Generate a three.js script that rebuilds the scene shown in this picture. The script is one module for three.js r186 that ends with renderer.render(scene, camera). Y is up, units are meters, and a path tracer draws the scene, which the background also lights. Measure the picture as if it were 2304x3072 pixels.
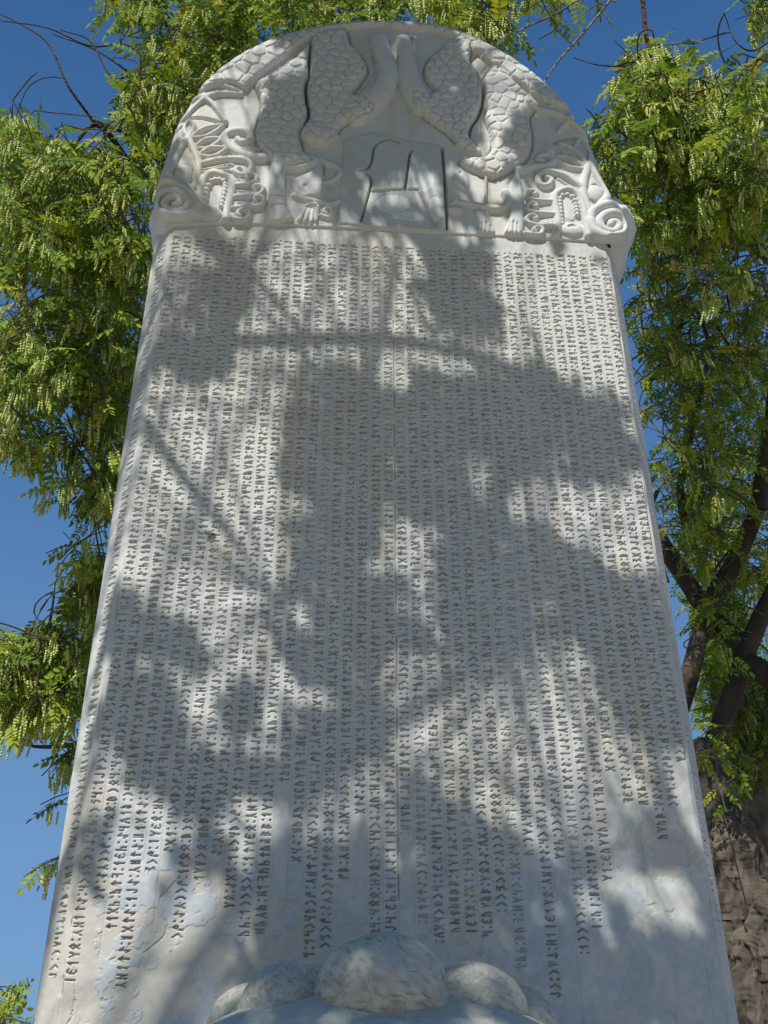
import * as THREE from 'three';
import { mergeGeometries } from 'three/addons/utils/BufferGeometryUtils.js';

// ---------------------------------------------------------------- camera, sky, sun, exposure
const V = (x, y, z) => new THREE.Vector3(x, y, z), R = (d) => d * Math.PI / 180;
const scene = new THREE.Scene();
const EYE = 1.55;                                    // eye height; the stele face is the plane z = 0
const camera = new THREE.PerspectiveCamera(49, 0.75, 0.05, 3000);
camera.position.set(-0.201, EYE, 2.211);
camera.rotation.order = 'YXZ';
camera.rotation.set(R(28.1), R(-4.54), R(-0.18));
camera.updateMatrixWorld(true);
const renderer = new THREE.WebGLRenderer({ antialias: true });
renderer.toneMapping = THREE.LinearToneMapping;
renderer.toneMappingExposure = 1.15;
renderer.shadowMap.enabled = true;

const AZ = R(27), EL = R(52), SUN = V(-Math.sin(AZ) * Math.cos(EL), Math.sin(EL), Math.cos(AZ) * Math.cos(EL));
const sun = new THREE.DirectionalLight(new THREE.Color().setRGB(1, 0.975, 0.93), 5.0);
sun.target.position.set(0, 2.5, 0); sun.position.copy(SUN).multiplyScalar(40).add(sun.target.position);
sun.castShadow = true; sun.shadow.mapSize.set(4096, 4096);
Object.assign(sun.shadow.camera, { left: -9, right: 9, top: 9, bottom: -9, near: 1, far: 90 });
scene.add(sun, sun.target);
{
  const W = 256, H = 128, d = new Float32Array(W * H * 4);
  const keys = [[-90, .10, .10, .09], [-3, .16, .17, .17], [0, .21, .35, .57], [5.5, .155, .305, .54], [28, .070, .172, .375], [53, .033, .101, .262], [90, .025, .078, .22]];
  for (let j = 0; j < H; j++) {
    const e = ((j + .5) / H - .5) * 180;
    let k = 0; while (k < keys.length - 2 && keys[k + 1][0] < e) k++;
    const a = keys[k], b = keys[k + 1], t = Math.min(1, Math.max(0, (e - a[0]) / (b[0] - a[0])));
    for (let i = 0; i < W; i++) { const o = (j * W + i) * 4; for (let c = 0; c < 3; c++) d[o + c] = a[c + 1] + (b[c + 1] - a[c + 1]) * t; d[o + 3] = 1; }
  }
  const t = new THREE.DataTexture(d, W, H, THREE.RGBAFormat, THREE.FloatType);
  t.mapping = THREE.EquirectangularReflectionMapping; t.magFilter = t.minFilter = THREE.LinearFilter; t.needsUpdate = true;
  scene.background = t; scene.environment = t;
}

// ---------------------------------------------------------------- helpers
let seed = 12345;
const rnd = () => { seed = (seed + 0x6d2b79f5) | 0; let t = Math.imul(seed ^ (seed >>> 15), 1 | seed); t = (t + Math.imul(t ^ (t >>> 7), 61 | t)) ^ t; return ((t ^ (t >>> 14)) >>> 0) / 4294967296; };
const rr = (a, b) => a + (b - a) * rnd();
const cl = (x, a = 0, b = 1) => Math.min(b, Math.max(a, x));
const ss = (a, b, x) => { const t = cl((x - a) / (b - a)); return t * t * (3 - 2 * t); };
const mix = (a, b, t) => a + (b - a) * t;
const hsh = (i, j, k) => { let h = Math.imul(i, 374761393) ^ Math.imul(j, 668265263) ^ Math.imul(k, 974634777); h = Math.imul(h ^ (h >>> 13), 1274126177); return ((h ^ (h >>> 16)) >>> 0) / 4294967296; };
function n3(x, y, z = 0) {                            // value noise, 0..1
  const i = Math.floor(x), j = Math.floor(y), k = Math.floor(z); let u = x - i, v = y - j, w = z - k;
  u = u * u * (3 - 2 * u); v = v * v * (3 - 2 * v); w = w * w * (3 - 2 * w);
  const f = (k) => mix(mix(hsh(i, j, k), hsh(i + 1, j, k), u), mix(hsh(i, j + 1, k), hsh(i + 1, j + 1, k), u), v);
  return w ? mix(f(k), f(k + 1), w) : f(k);
}
const fbm = (x, y, z = 0, o = 4) => { let s = 0, a = .5, n = 0; for (let q = 0; q < o; q++) { s += a * n3(x, y, z); n += a; x = x * 2.03 + 17.1; y = y * 2.03 + 5.3; z *= 2.03; a *= .5; } return s / n; };
const ray = V(), F = 1536 / Math.tan(R(24.5));        // measured positions: a point of the photograph (2304 x 3072) on the plane at depth z
function P(px, py, z = 0) {
  ray.set((px - 1152) / F, (1536 - py) / F, -1).transformDirection(camera.matrixWorld);
  const t = (z - camera.position.z) / ray.z;
  return V(camera.position.x + ray.x * t, camera.position.y + ray.y * t, z);
}
const prj = V();
const toPhoto = (x, y, z) => { prj.set(x, y, z).project(camera); return [(prj.x + 1) * 1152, (1 - prj.y) * 1536]; };
const used = {};
const numbered = (n) => { const k = used[n] = (used[n] ?? -1) + 1; return k ? n + '_' + String(k).padStart(3, '0') : n; };
function tag(o, label, category, group, kind) { if (label) o.userData.label = label; if (category) o.userData.category = category; if (group) o.userData.group = group; if (kind) o.userData.kind = kind; return o; }
function thing(name, label, category, group) { const g = new THREE.Group(); g.name = numbered(name); scene.add(g); return tag(g, label, category, group); }
function mesh(name, geo, mat, parent = scene) { const m = new THREE.Mesh(geo, mat); m.name = parent === scene ? numbered(name) : name; m.castShadow = m.receiveShadow = true; parent.add(m); return m; }
const col = (r, g, b) => new THREE.Color().setRGB(r, g, b);
function spline(pts, n, closed) {                     // Catmull-Rom through [x, y] points
  const m = pts.length, out = [], segs = closed ? m : m - 1;
  for (let s = 0; s < segs; s++) {
    const g = (k) => closed ? pts[(k + m) % m] : pts[cl(k, 0, m - 1)];
    const a = g(s - 1), b = g(s), c = g(s + 1), d = g(s + 2);
    for (let q = 0; q < n; q++) {
      const t = q / n, t2 = t * t, t3 = t2 * t;
      out.push([0, 1].map((i) => .5 * (2 * b[i] + (c[i] - a[i]) * t + (2 * a[i] - 5 * b[i] + 4 * c[i] - d[i]) * t2 + (3 * b[i] - a[i] - 3 * c[i] + d[i]) * t3)));
    }
  }
  out.push(closed ? out[0] : pts[m - 1]);
  return out;
}
// fine relief texture: grain and pinholes of cast plaster (metres: one tile is 0.25 m)
function grainTexture(n, f) {
  const d = new Uint8Array(n * n * 4);
  for (let j = 0; j < n; j++) for (let i = 0; i < n; i++) { const v = cl(f(i / n, j / n)) * 255, o = (j * n + i) * 4; d[o] = d[o + 1] = d[o + 2] = v; d[o + 3] = 255; }
  const t = new THREE.DataTexture(d, n, n, THREE.RGBAFormat); t.wrapS = t.wrapT = THREE.RepeatWrapping; t.magFilter = THREE.LinearFilter; t.minFilter = THREE.LinearMipmapLinearFilter; t.generateMipmaps = true; t.needsUpdate = true; return t;
}
const tileNoise = (x, y, f, z) => { const g = (X, Y) => n3(X * f, Y * f, z); return mix(mix(g(x, y), g(x - 1, y), x), mix(g(x, y - 1), g(x - 1, y - 1), x), y); };
const grain = grainTexture(512, (x, y) => .25 + .5 * tileNoise(x, y, 24, 1.5) + .3 * tileNoise(x, y, 90, 7.5) - (tileNoise(x, y, 40, 3.5) > .86 ? .5 : 0));
grain.repeat.set(4, 4);
const stoneMat = new THREE.MeshStandardMaterial({ vertexColors: true, roughness: .82, bumpMap: grain, bumpScale: .0012 });
const stonePlain = new THREE.MeshStandardMaterial({ color: col(.5, .51, .5), roughness: .85, bumpMap: grain, bumpScale: .0015 });

// splits one displaced grid into meshes by the label of each triangle; the pieces share the smooth normals of the whole
function splitGrid(pos, colr, uv, idx, triLab) {
  const g = new THREE.BufferGeometry(); g.setAttribute('position', new THREE.BufferAttribute(pos, 3)); g.setIndex(new THREE.BufferAttribute(idx, 1)); g.computeVertexNormals();
  const nor = g.attributes.normal.array, lists = new Map();
  for (let t = 0; t < triLab.length; t++) { let l = lists.get(triLab[t]); if (!l) lists.set(triLab[t], l = []); l.push(t); }
  const map = new Int32Array(pos.length / 3), out = new Map();
  for (const [lab, tris] of lists) {
    map.fill(-1); let n = 0; const order = [], ix = new Uint32Array(tris.length * 3);
    tris.forEach((t, q) => { for (let c = 0; c < 3; c++) { const v = idx[t * 3 + c]; if (map[v] < 0) { map[v] = n++; order.push(v); } ix[q * 3 + c] = map[v]; } });
    const pick = (a, s) => { const o = new Float32Array(n * s); order.forEach((v, i) => { for (let c = 0; c < s; c++) o[i * s + c] = a[v * s + c]; }); return new THREE.BufferAttribute(o, s); };
    const b = new THREE.BufferGeometry();
    b.setAttribute('position', pick(pos, 3)); b.setAttribute('normal', pick(nor, 3)); b.setAttribute('color', pick(colr, 3)); b.setAttribute('uv', pick(uv, 2)); b.setIndex(new THREE.BufferAttribute(ix, 1));
    out.set(lab, b);
  }
  return out;
}
const quads = (list) => {                              // flat-sided geometry from corner lists (white vertex colours for stoneMat)
  const p = [], uv = [], ix = []; let n = 0;
  for (const q of list) { const w = q[0].distanceTo(q[1]), h = q[1].distanceTo(q[2]); q.forEach((v, i) => { p.push(v.x, v.y, v.z); uv.push(i === 1 || i === 2 ? w : 0, i > 1 ? h : 0); }); ix.push(n, n + 1, n + 2, n, n + 2, n + 3); n += 4; }
  const g = new THREE.BufferGeometry(); g.setAttribute('position', new THREE.Float32BufferAttribute(p, 3)); g.setAttribute('uv', new THREE.Float32BufferAttribute(uv, 2)); g.setIndex(ix); g.computeVertexNormals();
  return g;
};
const tint = (g, r, gg, b, vary = 0) => { const n = g.attributes.position.count, c = new Float32Array(n * 3), p = g.attributes.position; for (let i = 0; i < n; i++) { const k = 1 + vary * (fbm(p.getX(i) * 6, p.getY(i) * 6, p.getZ(i) * 6) - .5); c[i * 3] = r * k; c[i * 3 + 1] = gg * k; c[i * 3 + 2] = b * k; } g.setAttribute('color', new THREE.BufferAttribute(c, 3)); return g; };
const keep = (g) => { for (const k of Object.keys(g.attributes)) if (!['position', 'normal', 'uv', 'color'].includes(k)) g.deleteAttribute(k); return g; };
const merged = (list) => mergeGeometries(list.map((g) => keep(g.index ? g.toNonIndexed() : g)));

// ---------------------------------------------------------------- ground
{
  const g = new THREE.CircleGeometry(600, 64); g.rotateX(-Math.PI / 2);
  tag(mesh('ground', g, new THREE.MeshStandardMaterial({ color: col(.10, .11, .05), roughness: 1 })), 'mown grass around the stele', null, null, 'structure');
  const p = new THREE.BoxGeometry(30, .1, 26); p.translate(0, .0, 6);
  tag(mesh('bounce_paving', p, new THREE.MeshStandardMaterial({ color: col(.32, .275, .21), roughness: .9 })), 'unseen pale paving, sized and tinted to bounce warm light onto the stele', null, null, 'structure');  // never in view; made wide and warm for the light it bounces onto the stone
}

// ---------------------------------------------------------------- the stele
const stele = thing('stone_stele', 'tall pale carved stele covered in columns of runes, with an arched dragon crest', 'stele');
const halfW = (y) => .61 + (.561 - .61) * ((y - EYE) - .14) / 1.86;
const paintMask = (x, y) => {                          // 1 where the grey-white paint is left, 0 where it has flaked to the beige plaster
  const lo = ss(1.05, .25, y - EYE + .35 * (n3(x * 3, y * 3, 9) - .5));
  const n = .6 * fbm(x * 6 + 3, y * 4.4, 2.5, 5) + .4 * fbm(x * 34, y * 28, 6.5, 4), fl = ss(.2, -.45, x);
  return n - mix(.2, mix(.43, .50, fl), lo);
};
function stoneColour(x, y, out, o) {
  const m = paintMask(x, y), t = ss(-.006, .006, m), st = fbm(x * 4, y * 1.3, 31.5, 3), f = 1 + .16 * (n3(x * 110, y * 110, 3) - .5) + .18 * (fbm(x * 11, y * 9, 6.5, 3) - .5);
  const warm = ss(.45, .75, st) * .5 + .55 * ss(.58, .8, n3(x * 36, y * 2.2, 4)) * ss(.35, .6, n3(x * 5, y * 4, 8));
  const a = [mix(.500, .53, warm), mix(.501, .495, warm), mix(.470, .41, warm)], b = [.49, .465, .405], bl = ss(-.008, .008, .6 * fbm(x * 3.1 + 8, y * 2.6, 12.5, 4) + .4 * fbm(x * 22, y * 20, 3.5, 4) - .5 - .16 * ss(.2, .75, y - EYE)) * ss(1.0, .4, y - EYE);
  a[0] = mix(a[0], .44, bl); a[1] = mix(a[1], .465, bl); a[2] = mix(a[2], .465, bl);
  for (let c = 0; c < 3; c++) out[o + c] = mix(b[c], a[c], t) * f;
  return m;
}
// --- inscription letters: strokes as digit pairs x y on a 0..9 box, the way the script is written on paper; on the stone they are turned a quarter to the left
const GLYPH = {
  a: '86 59 50 23', i: '59 50|59 26', o: '29 74 20', u: '29 20|29 64 60', b: '20 25 48 69 77 65 36', B: '20 76 59 26 70', g: '29 45 79|45 40|26 43 76', G: '78 49 26 22 40 71|25 55',
  d: '29 69 46 72 30|46 16', D: '19 80|89 10', z: '29 20|79 70|23 76', y: '29 20 52 56 29', Y: '60 69 38 36 65', k: '29 25 75|79 70', q: '59 50|22 50 82', K: '70 79 29|75 35', c: '20 29 67 24|25 63 20',
  l: '69 61 40 22', L: '29 54 89|54 50', m: '19 44 79|10 45 70', n: '39 66 63 30', N: '38 30|37 72|79 70', h: '79 49 46 75 72 40', v: '39 76 33 70', t: '59 26 53 86 59|53 20|53 80', T: '29 20|25 64 60',
  w: '37 58 75 62 42 34 37|55 55|45 45', M: '10 19 45 79 70|45 40', p: '59 50|59 36', r: '29 25 64 79|64 60', R: '59 50|26 59 86', s: '29 54 89|54 50|26 52', S: '50 59', x: '20 59 80', X: '50 59|29 20', e: '59 55|20 55 80', ':': '58 58|51 51',
};
for (const k in GLYPH) GLYPH[k] = GLYPH[k].split('|').map((s) => s.split(' ').map((p) => [+p[0] / 9, +p[1] / 9]));
const WORDS = `üze kök teŋri asra yagız yer kılındukda ekin ara kişi oglı kılınmış kişi oglında üze eçüm apam bumın kagan istemi kagan olurmış olurupan türk bodunıŋ ilin törüsin tuta bermiş iti bermiş
tört buluŋ kop yagı ermiş sü sülepen tört buluŋdakı bodunıg kop almış kop baz kılmış başlıgıg yüküntürmiş tizligig sökürmiş ilgerü kadırkan yışka tegi kirü temir kapıgka tegi kondurmış
ekin ara idi oksız kök türk ança olurur ermiş bilge kagan ermiş alp kagan ermiş buyrukı yeme bilge ermiş erinç alp ermiş erinç begleri yeme bodunı yeme tüz ermiş anı üçün ilig ança tutmış erinç ilig tutup törüg itmiş
özi ança kergek bolmış yogçı sıgıtçı öŋre kün tugsıkda bökli çöllüg il tabgaç tüpüt apar purum kırkız üç kurıkan otuz tatar kıtany tatabı bunça bodun kelipen sıgtamış yoglamış antag külüg kagan ermiş
anda kisre inisi kagan bolmış erinç oglıtı kagan bolmış erinç anda kisre inisi eçisin teg kılınmaduk erinç oglı kaŋın teg kılınmaduk erinç biligsiz kagan olurmış erinç yablak kagan olurmış erinç buyrukı yeme biligsiz ermiş erinç yablak ermiş erinç
begleri bodunı tüzsiz üçün tabgaç bodun tebligin kürlügin üçün armakçısın üçün inili eçili kikşürtükin üçün begli bodunlıg yoŋşurtukın üçün türk bodun illedük ilin ıçgınu ıdmış kaganladuk kaganın yitürü ıdmış`.split(/\s+/);
const LETTERS = [];
for (const w of WORDS) {
  const front = /[eöüi]/.test(w);
  for (let i = 0; i < w.length; i++) {
    const ch = w[i], end = i === w.length - 1; let l = '';
    if ('ae'.includes(ch)) l = end || i === 0 ? 'a' : ''; else if ('ıi'.includes(ch)) l = end || rnd() < .35 ? 'i' : ''; else if ('ou'.includes(ch)) l = 'o'; else if ('öü'.includes(ch)) l = 'u';
    else if (ch === 'ŋ') l = 'h'; else if (ch === 'ç') l = 'e'; else if (ch === 'ş') l = front ? 'X' : 'x'; else if (ch === 'k') l = front ? (rnd() < .4 ? 'c' : 'K') : (rnd() < .3 ? 'q' : 'k');
    else if (ch === 'n' && w[i + 1] === 'd') { l = 'w'; i++; } else if (ch === 'l' && w[i + 1] === 'd') { l = 'M'; i++; } else if ('mpz'.includes(ch)) l = ch; else l = front ? ch.toUpperCase() : ch;
    if (GLYPH[l]) LETTERS.push(l);
  }
  LETTERS.push(':');
}
// --- the inscribed shaft: left bevel, front face with 40 columns, right bevel, as one displaced surface
const inscriptions = new Map();
{
  const NL = 32, NF = 640, NR = 40, NU = NL + NF + NR, NV = 1250, yB = EYE + .06, yT = EYE + 2.02, N = NU + 1;
  const rowY = (j) => yB + (yT - yB) * (.82 * (j / NV) + .18 * (j / NV) ** 2);
  const H = new Float32Array(N * (NV + 1)), lab = new Int16Array(N * (NV + 1)), dirt = new Float32Array(N * (NV + 1));
  const across = (i, y) => i < NL ? (i / NL - 1) * .078 : i > NL + NF ? (i - NL - NF) / NR * .103 : ((i - NL) / NF * 2 - 1) * halfW(y);   // metres across the strip
  const rowOf = (y) => { const f = cl((y - yB) / (yT - yB)); return (-.82 + Math.sqrt(.82 * .82 + 4 * .18 * f)) / .36 * NV; };
  function cut(x0, y0, x1, y1, w, dep, i0, i1, l, dirty, sx) {      // one V-shaped chisel stroke
    const j0 = Math.max(0, Math.floor(rowOf(Math.min(y0, y1) - w)) - 1), j1 = Math.min(NV, Math.ceil(rowOf(Math.max(y0, y1) + w)) + 1);
    const dx = x1 - x0, dy = y1 - y0, L2 = dx * dx + dy * dy || 1e-9;
    for (let j = j0; j <= j1; j++) { const y = rowY(j);
      for (let i = i0; i <= i1; i++) {
        const x = sx(i, y), t = cl(((x - x0) * dx + (y - y0) * dy) / L2), d = Math.hypot(x - x0 - dx * t, y - y0 - dy * t);
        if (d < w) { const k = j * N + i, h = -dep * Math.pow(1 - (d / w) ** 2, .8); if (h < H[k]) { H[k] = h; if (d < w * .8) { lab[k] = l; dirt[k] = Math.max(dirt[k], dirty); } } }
      } }
  }
  const END = [550, 385, 445, 570, 330, 285, 460, 345, 285, 395, 450, 445, 130, 300, 505, 480, 330, 190, 470, 480, 235, 425, 475, 440, 445, 455, 400, 525, 270, 590, 290, 490, 440, 330, 85, 165, 160, 230, 165, 60];
  const yTopText = EYE + 1.972;
  let li = 0;
  let letters = 0; const letterY = [0];
  function textColumn(c, cxOf, i0, i1, wid, yEnd, l, sx, size) {
    let y = yTopText - .012 - rr(0, .008); li = Math.floor(rnd() * (LETTERS.length - 160));
    while (y > yEnd) {
      const ch = LETTERS[li++ % LETTERS.length], dot = ch === ':', pitch = (dot ? .0070 : .0124) * rr(.9, 1.12) * size;
      const weak = n3(c * .7, y * 3, 12), strength = (weak < .25 ? .72 : 1) * rr(.8, 1.15), cx = cxOf(y - pitch / 2), cy = y - pitch / 2;
      const skip = fbm(c * .5 + 9, y * 2.2, 4.4, 2) < .12;
      if (!skip) { letters++; letterY[letters] = cy; }
      if (!skip) for (const st of GLYPH[ch]) for (let q = 0; q < Math.max(1, st.length - 1); q++) {
        const a = st[q], b = st[Math.min(q + 1, st.length - 1)], jt = () => rr(-.0006, .0006);
        cut(cx - (a[1] - .5) * wid + jt(), cy + (a[0] - .5) * pitch * .92 + jt(), cx - (b[1] - .5) * wid + jt(), cy + (b[0] - .5) * pitch * .92 + jt(), (dot ? .0020 : rr(.0013, .0017)), .0052 * strength, i0, i1, letters, cl(strength * rr(.6, 1.1)), sx);
      }
      y -= pitch + .0016;
    }
  }
  for (let c = 0; c < 40; c++) {
    const f = (c + .5) / 20 - 1, i0 = NL + c * 16, yEnd = P(1152, 2172 + 1.3887 * END[c]).y;
    textColumn(c, (y) => f * halfW(y) + rr(-.0008, .0008), i0 - 1, i0 + 17, .0175, yEnd, c + 1, across, 1);
  }
  textColumn(41, () => -.036, 0, NL, .026, EYE + .22, 41, across, 1.05);
  textColumn(42, () => .05, NL + NF, NU, .036, EYE + .3, 42, across, 1.05);
  // thin incised column rules, worn away in places, and the long crack between the middle columns
  for (let c = 0; c <= 40; c++) for (let j = 0; j <= NV; j++) {
    const y = rowY(j), i = NL + c * 16, k = j * N + i, on = fbm(c * 3.1, y * 2.4, 7.7, 3) - .38 - .35 * ss(.55, .15, y - EYE);
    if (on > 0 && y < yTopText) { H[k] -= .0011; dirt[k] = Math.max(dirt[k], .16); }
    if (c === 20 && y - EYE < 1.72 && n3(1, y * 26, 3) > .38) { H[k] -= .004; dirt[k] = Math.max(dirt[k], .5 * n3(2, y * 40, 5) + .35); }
  }
  const crack = (pts) => { const s = spline(pts.map(([x, y]) => { const p = P(x, y); return [p.x, p.y]; }), 6); for (let q = 0; q + 1 < s.length; q++) cut(s[q][0] + rr(-.002, .002), s[q][1], s[q + 1][0] + rr(-.002, .002), s[q + 1][1], .0015, .0022, NL, NL + NF, 0, 0, across); };
  crack([[1384, 1530], [1372, 1545], [1390, 1640], [1398, 1800]]); crack([[1522, 2500], [1534, 2330], [1525, 2260], [1568, 2210], [1560, 2150]]); crack([[1140, 1830], [1152, 1780], [1180, 1750]]);
  crack([[210, 2680], [222, 2860], [225, 3000], [205, 3072]]); crack([[225, 3000], [240, 3072]]); crack([[1690, 1950], [1740, 1960], [1790, 1990], [1850, 1985]]); crack([[1440, 2840], [1448, 2960]]);
  crack([[1390, 660], [1400, 760], [1385, 850], [1402, 980]]); crack([[960, 690], [955, 820], [962, 900]]); crack([[1640, 940], [1600, 990], [1655, 1030], [1640, 1060]]); crack([[540, 2630], [480, 2700], [500, 2790], [430, 2860]]);
  const pos = new Float32Array(N * (NV + 1) * 3), uv = new Float32Array(N * (NV + 1) * 2), cc = new Float32Array(pos.length), sL = [-.06 / .078, .05 / .078], sR = [.09 / .103, .05 / .103];
  for (let j = 0; j <= NV; j++) { const y = rowY(j), hw = halfW(y);
    for (let i = 0; i <= NU; i++) {
      const k = j * N + i, s = across(i, y); let x, z, nx = 0, nz = 1;
      if (i <= NL) { const t = i / NL; x = -hw - .05 * (1 - t); z = -.06 * (1 - t); [nx, nz] = i === NL ? [-.4, .9] : sL; } else if (i >= NL + NF) { const t = (i - NL - NF) / NR; x = hw + .05 * t; z = -.09 * t; [nx, nz] = i === NL + NF ? [.5, .86] : sR; } else { x = s; z = 0; }
      const worn = Math.min(Math.abs(i - NL), Math.abs(i - NL - NF)) < 3 ? -.0012 * (1 + 2 * n3(y * 30, i, 2)) - .004 * ss(.68, .85, n3(y * 24, i > 300 ? 1 : 2, 5)) : 0;
      const m = stoneColour(x, y, cc, k * 3), edge = i > NL && i < NL + NF ? 1 : .6;
      let h = H[k] + worn + .003 * (fbm(x * 4, y * 4, 1.5, 2) - .5) + .0010 * (fbm(x * 28, y * 28, 8.5, 3) - .5) + .0008 * ss(-.003, .003, m) * edge;
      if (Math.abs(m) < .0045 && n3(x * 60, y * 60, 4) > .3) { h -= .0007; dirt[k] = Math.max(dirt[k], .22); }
      pos.set([x + nx * h, y, z + nz * h], k * 3); uv.set([s, y], k * 2);
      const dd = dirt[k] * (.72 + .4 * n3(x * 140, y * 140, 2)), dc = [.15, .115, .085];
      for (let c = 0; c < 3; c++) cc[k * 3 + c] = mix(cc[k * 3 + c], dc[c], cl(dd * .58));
    } }
  const idx = new Uint32Array(NU * NV * 6), tl = new Int16Array(NU * NV * 2); let q = 0, t = 0;
  for (let j = 0; j < NV; j++) for (let i = 0; i < NU; i++) {
    const a = j * N + i, b = a + 1, c = a + N, d = c + 1;
    for (const [u, v, w] of [[a, b, d], [a, d, c]]) { idx[q++] = u; idx[q++] = v; idx[q++] = w; const l = lab[u] && lab[v] && lab[w] ? lab[u] : 0; tl[t++] = l; }
  }
  const order = letterY.map((y, l) => [y, l]).slice(1).sort((a, b) => a[0] - b[0]), rank = new Int32Array(letters + 1); order.forEach(([, l], i) => { rank[l] = i < 300 ? i + 1 : 301; });
  for (let k = 0; k < tl.length; k++) tl[k] = rank[tl[k]];
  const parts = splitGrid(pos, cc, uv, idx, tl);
  const yG = EYE - .42, z1 = -.44, e = .05, C = (s, y, z, dx) => V(s * (halfW(y) + dx), y, z);
  const rest = [];                                      // plain foot of the face, the sides, the back and the top
  for (const [ya, yb] of [[yG, yB]]) rest.push([C(-1, ya, -.06, e), C(-1, ya, 0, 0), C(-1, yb, 0, 0), C(-1, yb, -.06, e)], [C(-1, ya, 0, 0), C(1, ya, 0, 0), C(1, yb, 0, 0), C(-1, yb, 0, 0)], [C(1, ya, 0, 0), C(1, ya, -.09, e), C(1, yb, -.09, e), C(1, yb, 0, 0)]);
  rest.push([C(-1, yG, z1, e), C(-1, yG, -.06, e), C(-1, yT, -.06, e), C(-1, yT, z1, e)], [C(1, yG, -.09, e), C(1, yG, z1, e), C(1, yT, z1, e), C(1, yT, -.09, e)], [C(1, yG, z1, e), C(-1, yG, z1, e), C(-1, yT, z1, e), C(1, yT, z1, e)]);
  rest.push([C(-1, yT, -.06, e), C(1, yT, -.09, e), C(1, yT, z1, e), C(-1, yT, z1, e)]);
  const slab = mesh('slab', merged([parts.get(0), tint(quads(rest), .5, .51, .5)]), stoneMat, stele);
  for (const [l, g] of [...parts].sort((a, b) => a[0] - b[0])) if (l) tag(mesh(l < 301 ? 'carved_letter' : 'carved_letters', g, stoneMat, slab), null, null, null, l < 301 ? null : 'stuff');
}
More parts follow.
